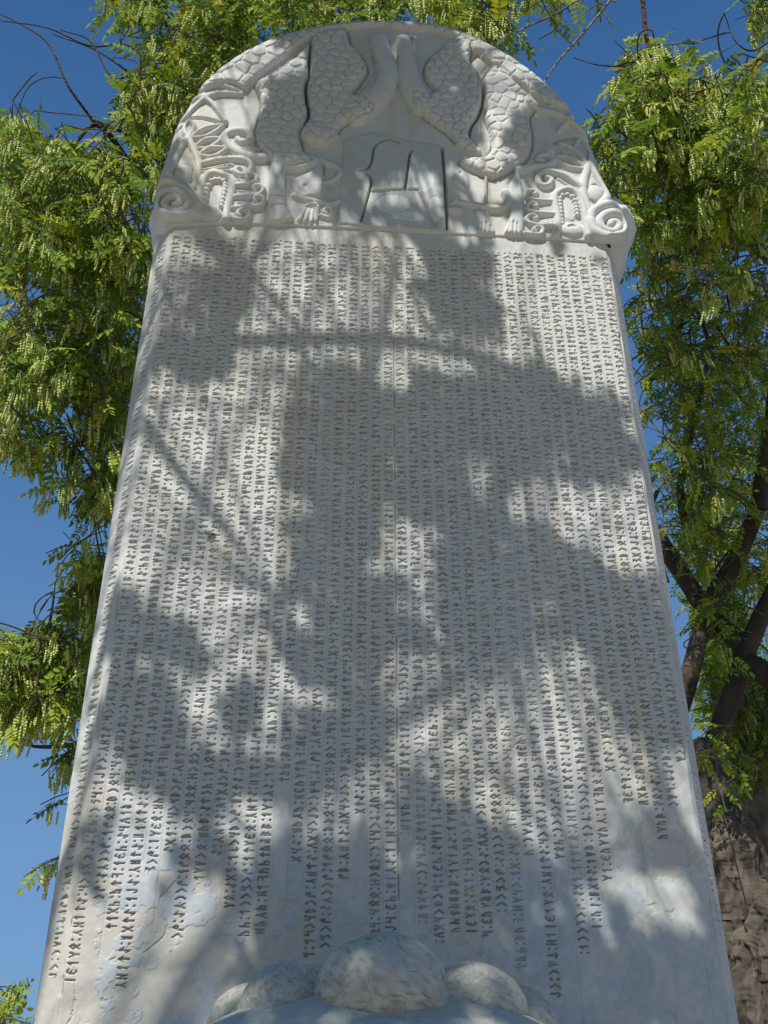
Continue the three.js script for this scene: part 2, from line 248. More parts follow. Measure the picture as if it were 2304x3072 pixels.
// --- the arched crest: two intertwined dragons and their masks in relief
{
  const ZC = .006, RIM = .055, XA = -.76, XB = .76, YA = P(1152, 740, ZC).y, YB = P(1152, 30, ZC).y, NX = 690, NY = 370, N = NX + 1;
  const DX = (XB - XA) / NX, DY = (YB - YA) / NY;
  const H = new Float32Array(N * (NY + 1)), lab = new Int16Array(N * (NY + 1)), soft = new Float32Array(N * (NY + 1)).fill(1);
  // measuring frames: photograph pixels, and the enlarged views they were read from
  const at = (f) => ([x, y]) => { const p = P(...f(x, y), ZC); return [p.x, p.y]; };
  const A = at((x, y) => [400 + x / 1.9518, y / 1.9518]), B = at((x, y) => [1100 + x / 1.9518, y / 1.9518]), C = at((x, y) => [420 + x / 3.072, 330 + y / 3.072]);
  const E_ = at((x, y) => [940 + x / 3.456, 380 + y / 3.456]), G = at((x, y) => [1380 + x / 2.911, 380 + y / 2.911]), D = at((x, y) => [x * 1.3888, y * 1.3888]);
  const box = (pts, r, f) => {
    let x0 = 9, x1 = -9, y0 = 9, y1 = -9; for (const [x, y] of pts) { x0 = Math.min(x0, x); x1 = Math.max(x1, x); y0 = Math.min(y0, y); y1 = Math.max(y1, y); }
    const i0 = Math.max(0, Math.floor((x0 - r - XA) / DX)), i1 = Math.min(NX, Math.ceil((x1 + r - XA) / DX)), j0 = Math.max(0, Math.floor((y0 - r - YA) / DY)), j1 = Math.min(NY, Math.ceil((y1 + r - YA) / DY));
    for (let j = j0; j <= j1; j++) for (let i = i0; i <= i1; i++) f(XA + i * DX, YA + j * DY, j * N + i);
  };
  const near = (pts, x, y) => {                         // distance to a polyline and the position along it
    let d = 1e9, at = 0; const n = pts.length - 1;
    for (let q = 0; q < n; q++) { const [ax, ay] = pts[q], dx = pts[q + 1][0] - ax, dy = pts[q + 1][1] - ay, t = cl(((x - ax) * dx + (y - ay) * dy) / (dx * dx + dy * dy || 1e-12)), e = (x - ax - dx * t) ** 2 + (y - ay - dy * t) ** 2; if (e < d) { d = e; at = (q + t) / n; } }
    return [Math.sqrt(d), at];
  };
  const inside = (pts, x, y) => { let c = false; for (let i = 0, j = pts.length - 1; i < pts.length; j = i++) { const [xi, yi] = pts[i], [xj, yj] = pts[j]; if (yi > y !== yj > y && x < (xj - xi) * (y - yi) / (yj - yi) + xi) c = !c; } return c; };
  // named pieces: label -> { name, parent }
  const pieces = [{ name: 'crest', parent: -1 }];
  const piece = (name, parent = -1) => pieces.push({ name, parent }) - 1;
  // primitives: rounded ridge, rounded cushion, dome, groove. Sizes in metres
  function tube(fr, list, r0, r1, h, l, base = 0, closed) { const w = r0 < .0125 ? 1.25 : 1.06; r0 *= w; r1 *= w; base *= .4; const s = spline(list.map(fr), 8, closed); box(s, Math.max(r0, r1), (x, y, k) => { const [d, t] = near(s, x, y), r = mix(r0, r1, t); if (d < r) { const v = base + h * Math.sqrt(1 - (d / r) ** 2) * mix(1, r1 / r0, t * .5); if (v > H[k]) { H[k] = v; lab[k] = l; } } }); }
  function poly(fr, list, h, edge, l, base = 0, smooth = 5) { const s = smooth ? spline(list.map(fr), smooth, true) : [...list, list[0]].map(fr); box(s, 0, (x, y, k) => { if (!inside(s, x, y)) return; const d = near(s, x, y)[0], e = 1 - Math.min(1, d / (edge * .5)), v = base + h * Math.sqrt(1 - e * e); if (v > H[k]) { H[k] = v; lab[k] = l; } }); return s; }
  function dome(fr, c, rx, ry, h, l, base = 0) { const [cx, cy] = fr(c); box([[cx - rx, cy - ry], [cx + rx, cy + ry]], 0, (x, y, k) => { const d = ((x - cx) / rx) ** 2 + ((y - cy) / ry) ** 2; if (d < 1) { const v = base + h * Math.sqrt(1 - d); if (v > H[k]) { H[k] = v; lab[k] = l; } } }); }
  function groove(fr, list, w, dep, smooth = 8, l) { const s = smooth ? spline(list.map(fr), smooth) : list.map(fr); box(s, w, (x, y, k) => { const [d, t] = near(s, x, y), f = Math.min(1, Math.min(t, 1 - t) * 14 + .25); if (d < w) { H[k] -= dep * (l ? 1.9 : 1) * f * (1 - (d / w) ** 2); if (l && d < w * .7) lab[k] = l; } }); }
  // outline of the crest
  const OUT = spline([[356, 488], [338, 470], [330, 444], [331, 424], [334, 398], [345, 350], [360, 305], [380, 250], [418, 190], [470, 140], [540, 96], [620, 65], [700, 47], [770, 39], [835, 37], [900, 41], [980, 55], [1050, 84], [1120, 124], [1180, 169], [1230, 218], [1268, 268], [1290, 312], [1312, 370], [1334, 425], [1352, 466], [1362, 500], [1352, 522], [1322, 524]].map(D), 10);
  const BOT = [[1322, 525], [1180, 515], [1000, 506], [830, 497], [600, 485], [470, 482], [356, 488]].map(D), POLY = [...OUT, ...BOT.slice(1, -1)];
  const dS = new Float32Array(H.length), dB = new Float32Array(H.length), inn = new Uint8Array(H.length);
  for (let j = 0; j <= NY; j++) for (let i = 0; i <= NX; i++) { const x = XA + i * DX, y = YA + j * DY, k = j * N + i; inn[k] = inside(POLY, x, y) ? 1 : 0; dS[k] = near(OUT, x, y)[0]; dB[k] = near(BOT, x, y)[0]; }
  const px = (v) => v * .00049;                          // an enlarged pixel of view A or B on the crest, in metres
  const scaled = new Map();                              // dragon label -> size of its scales
  const dl = piece('dragon'), dr = piece('dragon');
  // dragon on the left: arch band, scaled body, second body with the lowered snout, raised arm
  const bandL = poly(A, [[375, 520], [470, 390], [600, 290], [740, 200], [900, 130], [1080, 80], [1300, 70], [1478, 60], [1478, 150], [1380, 160], [1250, 178], [1180, 190], [1090, 212], [1030, 248], [940, 308], [860, 365], [770, 430], [700, 490], [655, 540], [560, 500]], .026, .022, dl, 0, 3);
  const bodyL = poly(A, [[1035, 262], [960, 330], [880, 395], [800, 445], [715, 500], [735, 560], [750, 630], [735, 700], [710, 790], [730, 860], [780, 930], [830, 975], [900, 990], [980, 975], [1045, 950], [1000, 900], [985, 850], [975, 800], [1010, 740], [1025, 680], [1012, 600], [1008, 520], [1025, 440], [1025, 360]], .026, .045, dl);
  const bod2L = poly(A, [[1045, 240], [1110, 200], [1240, 188], [1270, 265], [1330, 335], [1368, 400], [1365, 440], [1320, 510], [1285, 560], [1350, 590], [1400, 660], [1300, 715], [1230, 745], [1180, 800], [1110, 852], [1030, 850], [975, 805], [1010, 740], [1030, 670], [1018, 600], [1012, 520], [1032, 430], [1032, 340]], .030, .05, dl);
  tube(A, [[1440, 235], [1452, 300], [1478, 380], [1482, 460], [1445, 540], [1380, 610], [1300, 670]], px(46), px(85), .024, dl, .008);
  for (const [x, y] of [[1405, 225], [1440, 212], [1475, 235]]) tube(A, [[x, y + 40], [x - 4, y + 5], [x + 4, y - 14]], px(16), px(6), .018, dl, .010);
  dome(A, [1075, 795], px(100), px(80), .014, dl, .022); tube(A, [[990, 800], [1040, 845], [1120, 842], [1180, 800]], px(20), px(14), .012, dl, .018);
  tube(A, [[790, 895], [860, 880], [960, 915], [1060, 955]], px(30), px(40), .016, dl, .01); tube(A, [[880, 990], [960, 995], [1040, 965]], px(16), px(14), .014, dl, .016);
  // dragon on the right
  const bandR = poly(B, [[110, 70], [400, 85], [620, 150], [800, 235], [960, 330], [1080, 430], [1170, 520], [1230, 600], [1130, 640], [1050, 610], [1000, 590], [920, 520], [830, 470], [760, 420], [700, 370], [640, 322], [560, 270], [500, 225], [380, 190], [250, 185], [112, 150]], .026, .022, dr, 0, 3);
  const bodyR = poly(B, [[480, 255], [560, 232], [615, 285], [605, 365], [645, 440], [672, 520], [676, 600], [650, 680], [610, 740], [597, 800], [640, 870], [636, 900], [590, 888], [530, 850], [480, 800], [400, 740], [330, 690], [282, 640], [270, 560], [330, 575], [395, 540], [350, 480], [335, 420], [360, 360], [420, 310]], .030, .05, dr);
  tube(B, [[215, 245], [226, 310], [236, 390], [242, 460], [275, 540], [330, 620]], px(42), px(80), .024, dr, .006);
  for (const [x, y] of [[195, 240], [232, 228], [270, 245]]) tube(B, [[x, y + 45], [x + 4, y + 5], [x - 4, y - 18]], px(15), px(5), .018, dr, .010);
  const bod2R = poly(B, [[690, 540], [680, 470], [740, 400], [800, 430], [900, 520], [970, 600], [982, 650], [952, 705], [966, 790], [966, 870], [936, 940], [880, 990], [800, 1030], [740, 1052], [660, 1032], [575, 992], [540, 950], [610, 935], [690, 925], [735, 860], [722, 780], [690, 700], [700, 640]], .028, .045, dr);
  tube(B, [[560, 840], [600, 870], [640, 895]], px(40), px(26), .012, dr, .022);
  // seams where the carved bodies pass behind one another
  groove(A, [[1040, 245], [1034, 340], [1030, 430], [1010, 520], [1014, 600], [1028, 670], [1005, 740], [972, 805]], .005, .012); groove(A, [[1285, 562], [1330, 578], [1390, 540], [1425, 470], [1425, 400], [1400, 320]], .004, .008); groove(B, [[612, 285], [606, 365], [646, 440], [674, 520], [679, 600], [652, 684], [612, 744], [598, 800]], .005, .012); groove(B, [[600, 360], [640, 325], [690, 330]], .010, .014);
  for (const s of [bodyL, bod2L, bodyR, bod2R]) groove((p) => p, s, .0045, .007, 0);       // the chiselled outline of each body
  // scales: an irregular net of grooves, each scale between them a piece of its own
  const scaleOf = new Map();
  const cells = (s, size, dragon, ox) => box(s, 0, (x, y, k) => {
    if (lab[k] !== dragon || !inside(s, x, y)) return;
    const wx = x + .010 * (n3(x * 26, y * 26, ox) - .5), wy = y + .010 * (n3(x * 26, y * 26, ox + 5) - .5), gi = Math.floor(wx / size), gj = Math.floor(wy / size / .86); let d1 = 9, d2 = 9, id = 0;
    for (let a = -2; a <= 2; a++) for (let b = -2; b <= 2; b++) { const i = gi + a, j = gj + b, cx = (i + .5 + (j & 1 ? .5 : 0) + .62 * (hsh(i, j, ox) - .5)) * size, cy = (j + .5 + .62 * (hsh(i, j, ox + 1) - .5)) * size * .86, d = Math.hypot(wx - cx, wy - cy); if (d < d1) { d2 = d1; d1 = d; id = (i + 500) * 1000 + j + 500; } else if (d < d2) d2 = d; }
    const e = (d2 - d1) / 2, key = ox + ':' + id, w = .0027 + .0010 * n3(x * 60, y * 60, 3);
    if (e < w) { H[k] -= .0068 * (1 - (e / w) ** 2) * (.5 + .8 * n3(x * 16, y * 16, ox)); if (e > w * .5) H[k] += .0; }
    else { if (!scaleOf.has(key)) scaleOf.set(key, piece('scale', dragon)); lab[k] = scaleOf.get(key); H[k] += .0006 * Math.min(1, (e - w) / .006) + .0010 * (hsh(id, ox, 3) - .5) + (wx - gi * size) * .03 * (hsh(id, ox, 4) - .5); }
  });
  cells(bandL, .044, dl, 11); cells(bod2L, .033, dl, 12); cells(bodyL, .034, dl, 13); cells(bandR, .044, dr, 14); cells(bodyR, .031, dr, 15); cells(bod2R, .034, dr, 16);
  // crossed straps on the shoulders of the arch
  const st1 = piece('strap'), st2 = piece('strap');
  tube(A, [[262, 720], [335, 640], [410, 587], [500, 556], [630, 560]], px(17), px(12), .015, st1, .006); tube(A, [[345, 562], [420, 582], [480, 632], [540, 715]], px(17), px(11), .014, st1, .008); tube(A, [[395, 512], [480, 497], [560, 514], [640, 548]], px(12), px(8), .010, st1, .006);
  groove(A, [[238, 742], [310, 696], [400, 694], [480, 712], [545, 745]], .007, .010);
  tube(B, [[1000, 650], [1080, 667], [1150, 692], [1240, 742], [1325, 782]], px(18), px(15), .016, st2, .006); tube(B, [[1258, 600], [1210, 662], [1170, 722], [1125, 775]], px(18), px(12), .015, st2, .008); tube(B, [[1075, 632], [1140, 616], [1215, 634]], px(12), px(9), .010, st2, .006);
  groove(B, [[1090, 836], [1180, 812], [1290, 800], [1355, 822]], .008, .012);
  // masks: eye, brow leaves, tongue curls, mouth with teeth, volute
  const eyeL = piece('eye'), puL = piece('pupil', eyeL), eyeR = piece('eye'), puR = piece('pupil', eyeR);
  tube(A, [[318, 822], [360, 890], [386, 962], [374, 1040], [352, 1108], [300, 1085], [212, 1034], [236, 950], [272, 880]], px(17), px(17), .016, eyeL, .004, true);
  poly(A, [[318, 868], [350, 950], [352, 1000], [300, 985], [252, 1000], [280, 925]], .008, .012, eyeL); dome(A, [297, 1026], px(52), px(62), .017, puL, .002);
  tube(B, [[1305, 968], [1345, 1030], [1392, 1100], [1412, 1150], [1380, 1190], [1310, 1246], [1276, 1180], [1266, 1100], [1280, 1030]], px(20), px(20), .018, eyeR, .004, true);
  poly(B, [[1308, 1010], [1345, 1070], [1372, 1110], [1330, 1085], [1300, 1120], [1296, 1060]], .008, .012, eyeR); dome(B, [1338, 1140], px(44), px(62), .018, puR, .002);
  const lens = (fr, a, b, w, h, l) => { const nx = -(b[1] - a[1]), ny = b[0] - a[0], L = Math.hypot(nx, ny), m = (t, s) => [mix(a[0], b[0], t) + nx / L * w * s, mix(a[1], b[1], t) + ny / L * w * s]; tube(fr, [a, m(.3, .85), m(.6, .9), b, m(.6, -.9), m(.3, -.85)], px(11), px(11), h, l, .003, true); };
  const lf = (n = 'leaf_ornament') => piece(n);
  lens(A, [345, 812], [520, 745], 24, .014, lf()); lens(A, [365, 872], [512, 822], 26, .014, lf()); lens(A, [390, 915], [542, 878], 26, .014, lf());
  { const l = lf(); tube(A, [[325, 812], [300, 775], [300, 735], [320, 712]], px(14), px(8), .014, l, .003); tube(A, [[325, 812], [350, 772], [352, 738], [330, 712]], px(14), px(8), .014, l, .003); }
  lens(B, [1105, 928], [1282, 992], 26, .013, lf()); lens(B, [1130, 850], [1284, 980], 30, .012, lf());
  { const l = lf(); tube(B, [[1290, 990], [1268, 930], [1222, 872], [1240, 820]], px(15), px(8), .014, l, .003); tube(B, [[1290, 988], [1312, 905], [1272, 835], [1245, 815]], px(15), px(8), .014, l, .003); }
  const curl = (fr, ps, r0, r1, h, lines = []) => { const l = piece('curl'); tube(fr, ps, r0, r1, h, l, .004); for (const q of lines) tube(fr, q, px(7), px(5), .007, l, .003); };
  curl(A, [[770, 930], [690, 925], [610, 895], [555, 855], [532, 812], [560, 782], [620, 770], [672, 786], [690, 815], [668, 836], [630, 838], [612, 820]], px(24), px(15), .020, [[[740, 895], [660, 880], [600, 852], [572, 822]], [[735, 875], [660, 862], [610, 840]]]);
  curl(A, [[390, 972], [470, 947], [560, 936], [640, 940], [688, 968], [690, 1004], [655, 1030], [612, 1024], [596, 1002], [618, 992]], px(16), px(13), .017, [[[395, 1000], [480, 982], [560, 966], [600, 976]], [[398, 1016], [480, 994], [555, 978]], [[400, 1034], [470, 1012], [540, 1000], [590, 1010]]]);
  curl(B, [[890, 1005], [970, 987], [1050, 977], [1092, 948], [1062, 918], [1018, 922], [1000, 943], [1030, 952]], px(22), px(13), .020);
  curl(B, [[1262, 1105], [1180, 1046], [1100, 1017], [1032, 1014], [1000, 1048], [1020, 1090], [1062, 1090], [1080, 1062], [1052, 1048]], px(18), px(14), .019, [[[1250, 1060], [1180, 1022], [1110, 1000]], [[1262, 1082], [1180, 1035], [1110, 1010]], [[1268, 1122], [1200, 1098], [1120, 1050]]]);
  for (const [dx, dy] of [[0, 0], [62, 105], [72, 208]]) curl(C, [[872, 708 + dy], [950 + dx * .5, 704 + dy], [1030 + dx, 690 + dy], [1074 + dx, 652 + dy], [1058 + dx, 612 + dy], [1010 + dx, 602 + dy], [978 + dx, 622 + dy], [992 + dx, 643 + dy]], px(13), px(9), .018, [[[878, 655 + dy], [930, 650 + dy], [980 + dx, 660 + dy]], [[876, 676 + dy], [930, 672 + dy], [980 + dx, 674 + dy]], [[874, 692 + dy], [930, 690 + dy], [970 + dx, 684 + dy]]]);
  curl(C, [[850, 985], [880, 1018], [950, 1024], [1005, 990], [990, 942], [930, 936], [900, 966], [924, 988]], px(15), px(11), .017);
  for (const dy of [0, 108, 214]) curl(G, [[815, 668 + dy], [740, 662 + dy], [670, 658 + dy], [600, 640 + dy], [574, 604 + dy], [612, 572 + dy], [655, 580 + dy], [668, 602 + dy], [640, 602 + dy]], px(14), px(9), .019, [[[812, 600 + dy], [740, 610 + dy], [690, 622 + dy]], [[812, 618 + dy], [740, 626 + dy], [690, 632 + dy]], [[812, 638 + dy], [740, 642 + dy], [690, 644 + dy]]]);
  curl(G, [[570, 940], [640, 960], [708, 942], [716, 902], [672, 886], [642, 906], [660, 924]], px(14), px(10), .017);
  const moL = piece('mouth'), moR = piece('mouth');
  tube(A, [[542, 1290], [560, 1200], [580, 1112], [574, 1062], [530, 1032], [470, 1020], [426, 1042], [402, 1092], [388, 1172], [380, 1260]], px(19), px(19), .020, moL, .004);
  for (const [x, y] of [[592, 872], [603, 828], [608, 786], [614, 745], [634, 705], [655, 664], [692, 650], [732, 650], [770, 664], [786, 695], [788, 725], [780, 755], [775, 788], [765, 826], [752, 862], [746, 896]]) dome(C, [x, y], .0078, .0078, .012, piece('tooth', moL), .004);
  dome(C, [650, 955], .030, .024, .016, moL, .002);
  tube(B, [[1108, 1385], [1118, 1300], [1100, 1200], [1102, 1150], [1140, 1122], [1190, 1117], [1240, 1152], [1266, 1222], [1282, 1300], [1294, 1385]], px(18), px(18), .020, moR, .004);
  for (const [x, y] of [[888, 610], [934, 604], [975, 622], [866, 638], [868, 668], [874, 698], [878, 730], [880, 762], [882, 795], [888, 828], [892, 858], [998, 655], [1008, 688], [1014, 718], [1018, 748], [1022, 780]]) dome(G, [x, y], .0080, .0072, .012, piece('tooth', moR), .004);
  dome(G, [975, 905], .034, .024, .016, moR, .002); groove(G, [[940, 895], [975, 885], [1005, 900]], .006, .008); tube(G, [[930, 640], [950, 700], [960, 790]], .010, .012, .006, moR, 0);
  const vol = (fr, ps, r0, r1, lip, h) => { const l = piece('volute'); tube(fr, ps, r0, r1, h, l, .006); tube(fr, lip, r0 * .8, r0 * .9, h * .9, l, .004); };
  vol(C, [[530, 900], [500, 955], [430, 988], [300, 986], [190, 960], [140, 915], [138, 850], [175, 795], [240, 768], [330, 762], [405, 792], [448, 850], [432, 918], [372, 956], [292, 950], [236, 908], [236, 858], [275, 822], [330, 818], [368, 850], [362, 890], [318, 892]], .0135, .0105, [[110, 700], [180, 672], [280, 678], [380, 724], [466, 782], [514, 840], [524, 905]], .026);
  vol(G, [[1130, 850], [1160, 925], [1235, 970], [1340, 984], [1436, 948], [1468, 880], [1436, 806], [1360, 772], [1270, 786], [1216, 836], [1222, 890], [1272, 932], [1340, 938], [1382, 900], [1362, 862], [1318, 858], [1310, 880]], .0165, .0115, [[1132, 840], [1152, 765], [1222, 716], [1310, 696], [1405, 726]], .030);
  // figures under the dragons: legs, paws, child and beast
  const legL = piece('leg'), childL = piece('animal_figure'), handL = piece('hand'), legR = piece('leg'), pawR = piece('paw'), paw2R = piece('paw'), ribR = piece('ribbon');
  poly(A, [[802, 965], [888, 965], [893, 1165], [900, 1230], [936, 1292], [776, 1300], [792, 1180]], .016, .014, legL, 0, 3); groove(A, [[792, 1160], [895, 1162]], .003, .006, 0); groove(A, [[792, 1212], [897, 1212]], .003, .006, 0); groove(A, [[815, 1225], [830, 1260], [826, 1290]], .003, .004); groove(A, [[868, 1225], [876, 1260], [890, 1290]], .003, .004);
  poly(A, [[928, 1080], [960, 1048], [1040, 1010], [1080, 948], [1112, 985], [1112, 1150], [1040, 1162], [990, 1172], [942, 1142]], .018, .018, childL, 0, 3); groove(A, [[1000, 1096], [1010, 1104]], .006, .012, 0); groove(A, [[1112, 960], [1112, 1070], [1108, 1150]], .003, .008);
  tube(A, [[950, 1152], [1030, 1176], [1100, 1190], [1150, 1202], [1200, 1182]], px(18), px(12), .014, childL, .002); tube(A, [[1050, 930], [1130, 958], [1195, 985], [1210, 1020], [1165, 1062], [1116, 1074]], px(17), px(9), .014, childL, .004);
  tube(A, [[1003, 1220], [1030, 1203], [1072, 1206], [1082, 1222], [1050, 1235], [1012, 1232]], px(8), px(8), .012, handL, .004, true); for (const [x, y, u, v] of [[1000, 1240, 972, 1292], [1024, 1246, 1004, 1300], [1050, 1246, 1040, 1302], [1074, 1240, 1070, 1296]]) tube(A, [[x, y], [u, v]], px(12), px(9), .013, handL, .003);
  curl(A, [[1098, 1268], [1148, 1278], [1174, 1248], [1142, 1220], [1114, 1240], [1132, 1256]], px(11), px(8), .012);
  poly(G, [[420, 520], [500, 385], [525, 470], [545, 560], [556, 700], [556, 800], [556, 905], [530, 950], [400, 945], [392, 900], [425, 810], [430, 700]], .018, .020, legR, 0, 3); for (const q of [[[428, 850], [416, 942]], [[462, 845], [466, 946]], [[497, 855], [502, 940]]]) groove(G, q, .003, .007, 0);
  poly(G, [[120, 745], [240, 745], [252, 820], [296, 895], [290, 938], [150, 932], [162, 850]], .014, .016, pawR, 0, 3); for (const q of [[[188, 850], [194, 930]], [[224, 845], [234, 935]], [[262, 870], [274, 935]]]) groove(G, q, .003, .007, 0);
  tube(G, [[395, 590], [418, 650], [395, 705], [300, 728], [150, 704], [10, 682]], .0105, .0085, .020, ribR, .006); tube(B, [[540, 1200], [516, 1185], [506, 1200]], px(16), px(14), .016, ribR, .006); tube(G, [[225, 450], [222, 560], [220, 650]], .0035, .0035, .012, ribR, .004); dome(B, [515, 1236], px(46), px(24), .016, paw2R, .004);
  poly(B, [[520, 1010], [560, 1000], [600, 1060], [590, 1130], [540, 1110], [500, 1060]], .012, .02, ribR, 0, 3); dome(B, [548, 1020], px(14), px(24), .0, ribR, 0); groove(B, [[545, 1008], [550, 1030]], .006, .01, 0);
  // the tamga panel: a slightly raised tablet with an incised mountain goat
  const pan = piece('tablet'), em = piece('incised_emblem', pan);
  poly(E_, [[318, 145], [362, 132], [620, 62], [760, 110], [1000, 160], [1326, 205], [1345, 360], [1365, 620], [1378, 880], [1390, 1088], [1000, 1068], [600, 1042], [250, 1002], [282, 720], [300, 400]], .006, .003, pan, 0, 0);
  groove(E_, [[900, 182], [850, 157], [780, 143], [700, 165], [645, 205], [620, 260], [610, 340], [585, 410], [550, 445], [480, 467]], .0036, .0085, 8, em); groove(E_, [[525, 482], [580, 515], [598, 560], [597, 620], [570, 720], [530, 860], [490, 1000]], .0034, .0085, 8, em);
  groove(E_, [[612, 680], [700, 675], [850, 662], [952, 657]], .0044, .011, 4, em); groove(E_, [[1015, 252], [995, 320], [975, 480], [950, 660]], .004, .010, 6, em); groove(E_, [[985, 660], [1092, 662]], .0044, .011, 0, em); groove(E_, [[1000, 255], [1028, 258]], .0044, .010, 0, em);
  groove(E_, [[1085, 680], [1150, 800], [1212, 920], [1272, 1050]], .0026, .004, 4, em); groove(E_, [[1110, 700], [1180, 880], [1240, 1060]], .0024, .003, 4, em); groove(E_, [[1330, 205], [1346, 360], [1366, 620], [1379, 880], [1392, 1088]], .0042, .011, 6, em);
  const flakes = [[850, 560, 66, 80], [1130, 540, 100, 120], [820, 810, 150, 90], [990, 940, 145, 46], [1260, 860, 62, 120], [490, 700, 32, 32]].map(([x, y, a, b]) => [...E_([x, y]), a * .00030, b * .00036]);
  // build
  const pos = new Float32Array(H.length * 3), uv = new Float32Array(H.length * 2), cc = new Float32Array(H.length * 3);
  const toEdge = (x, y) => { let b = 1e9, r = [x, y]; for (const L of [OUT, BOT]) for (let q = 0; q + 1 < L.length; q++) { const [ax, ay] = L[q], dx = L[q + 1][0] - ax, dy = L[q + 1][1] - ay, t = cl(((x - ax) * dx + (y - ay) * dy) / (dx * dx + dy * dy || 1e-12)), e = (x - ax - dx * t) ** 2 + (y - ay - dy * t) ** 2; if (e < b) { b = e; r = [ax + dx * t, ay + dy * t]; } } return r; };
  const low = ([x, y]) => y < D([0, 415])[1];
  for (let j = 0; j <= NY; j++) for (let i = 0; i <= NX; i++) {
    const k = j * N + i; let x = XA + i * DX, y = YA + j * DY;
    const out = !inn[k]; if (out && Math.min(dS[k], dB[k]) < .006) [x, y] = toEdge(x, y);
    const rim = mix(RIM, .022, ss(D([0, 300])[1], D([0, 430])[1], y)), a = out ? 0 : cl(dS[k] / rim), b = out ? (dB[k] < dS[k] ? 0 : 1) : cl(dB[k] / .005);
    const fade = out ? 0 : ss(0, .016, dS[k]) * ss(0, .006, dB[k]);
    const z = ZC - rim * (1 - Math.sqrt(1 - (1 - a) ** 2)) * (out && dB[k] < dS[k] ? 0 : 1) - .005 * (1 - Math.sqrt(1 - (1 - b) ** 2)) + (H[k] > 0 ? H[k] * .68 : H[k] * 1.25) * fade + .004 * (fbm(x * 7, y * 7, 5.5, 3) - .5) + .0016 * (fbm(x * 30, y * 30, 8.5, 3) - .5);
    pos.set([x, y, z], k * 3); uv.set([x, y], k * 2);
    const f = 1 + .08 * (n3(x * 80, y * 80, 3) - .5) + .14 * (fbm(x * 9, y * 9, 6.5, 3) - .5), st = ss(.52, .78, fbm(x * 8, y * 3, 21.5, 3));
    let c = [mix(.545, .55, st), mix(.55, .53, st), mix(.53, .46, st)];
    if (lab[k] === pan) { let fl = 0; for (const [fx, fy, fa, fb] of flakes) { const e = Math.hypot((x - fx) / fa, (y - fy) / fb) + .5 * (fbm(x * 60, y * 60, 2, 3) - .5); fl = Math.max(fl, ss(1.03, .99, e)); } c = [mix(.47, .60, fl), mix(.49, .62, fl), mix(.47, .61, fl)]; pos[k * 3 + 2] -= .0012 * fl; }
    const rust = ss(.62, .8, n3(x * 40, y * 9, 14)) * (H[k] < .002 ? .35 : 0); c = [mix(c[0], .48, rust), mix(c[1], .42, rust), mix(c[2], .33, rust)];
    for (let q = 0; q < 3; q++) cc[k * 3 + q] = c[q] * f;
  }
  const idx = [], tl = [];
  for (let j = 0; j < NY; j++) for (let i = 0; i < NX; i++) {
    const a = j * N + i, b = a + 1, c = a + N, d = c + 1; if (!(inn[a] || inn[b] || inn[c] || inn[d])) continue;
    for (const [u, v, w] of [[a, b, d], [a, d, c]]) { if (!(inn[u] || inn[v] || inn[w])) continue; idx.push(u, v, w); const [p, q, r] = [lab[u], lab[v], lab[w]]; tl.push(p === q || p === r ? p : q === r ? q : Math.min(p, q, r)); }
  }
  const parts = splitGrid(pos, cc, uv, new Uint32Array(idx), Int32Array.from(tl));
  // sides and back of the crest
  const ring = [], nA = OUT.length; const rimAt = (y) => mix(RIM, .022, ss(D([0, 300])[1], D([0, 430])[1], y));
  const Z1 = -.46, steps = [0, .1, .25, .45, .65, .85, 1], sp = [], si = [], su = [], sc = [], all = [...OUT, ...BOT.slice(1)]; let cx = 0, cy = 0; for (const [x, y] of OUT) { cx += x / nA; cy += y / nA; }
  all.forEach(([x, y], q) => { const z0 = q < nA ? ZC - rimAt(y) : ZC - .005; steps.forEach((t) => { const o = q < nA ? .010 * Math.sin(t * Math.PI) + .006 * (fbm(x * 9, y * 9, t * 4, 2) - .5) * Math.min(1, t * 8) : 0, L = Math.hypot(x - cx, y - cy), X = x + (x - cx) / L * o, Y = y + (y - cy) / L * o; sp.push(X, Y, mix(z0 + .0005, Z1, t)); su.push(q * .02, mix(z0, Z1, t)); const f = .58 * (1 + .15 * (fbm(X * 9, Y * 9, t * 5, 3) - .5)); sc.push(f, f * 1.02, f * 1.02); }); });
  for (let q = 0; q + 1 < all.length; q++) for (let s = 0; s + 1 < steps.length; s++) { const a = q * steps.length + s, b = a + steps.length; si.push(a, a + 1, b + 1, a, b + 1, b); }
  const side = new THREE.BufferGeometry(); side.setAttribute('position', new THREE.Float32BufferAttribute(sp, 3)); side.setAttribute('uv', new THREE.Float32BufferAttribute(su, 2)); side.setAttribute('color', new THREE.Float32BufferAttribute(sc, 3)); side.setIndex(si); side.computeVertexNormals();
  const back = new THREE.ShapeGeometry(new THREE.Shape(POLY.map(([x, y]) => new THREE.Vector2(x, y)))); back.translate(0, 0, Z1 + .002); tint(back, .55, .56, .56);
  const sideMat = stoneMat.clone(); sideMat.side = THREE.DoubleSide;
  const made = new Map();
  pieces.forEach((p, l) => { const g = l ? parts.get(l) : merged([parts.get(0), side, back]); if (!g) return; made.set(l, mesh(p.name, g, stoneMat, p.parent < 0 ? stele : made.get(p.parent) ?? stele)); });
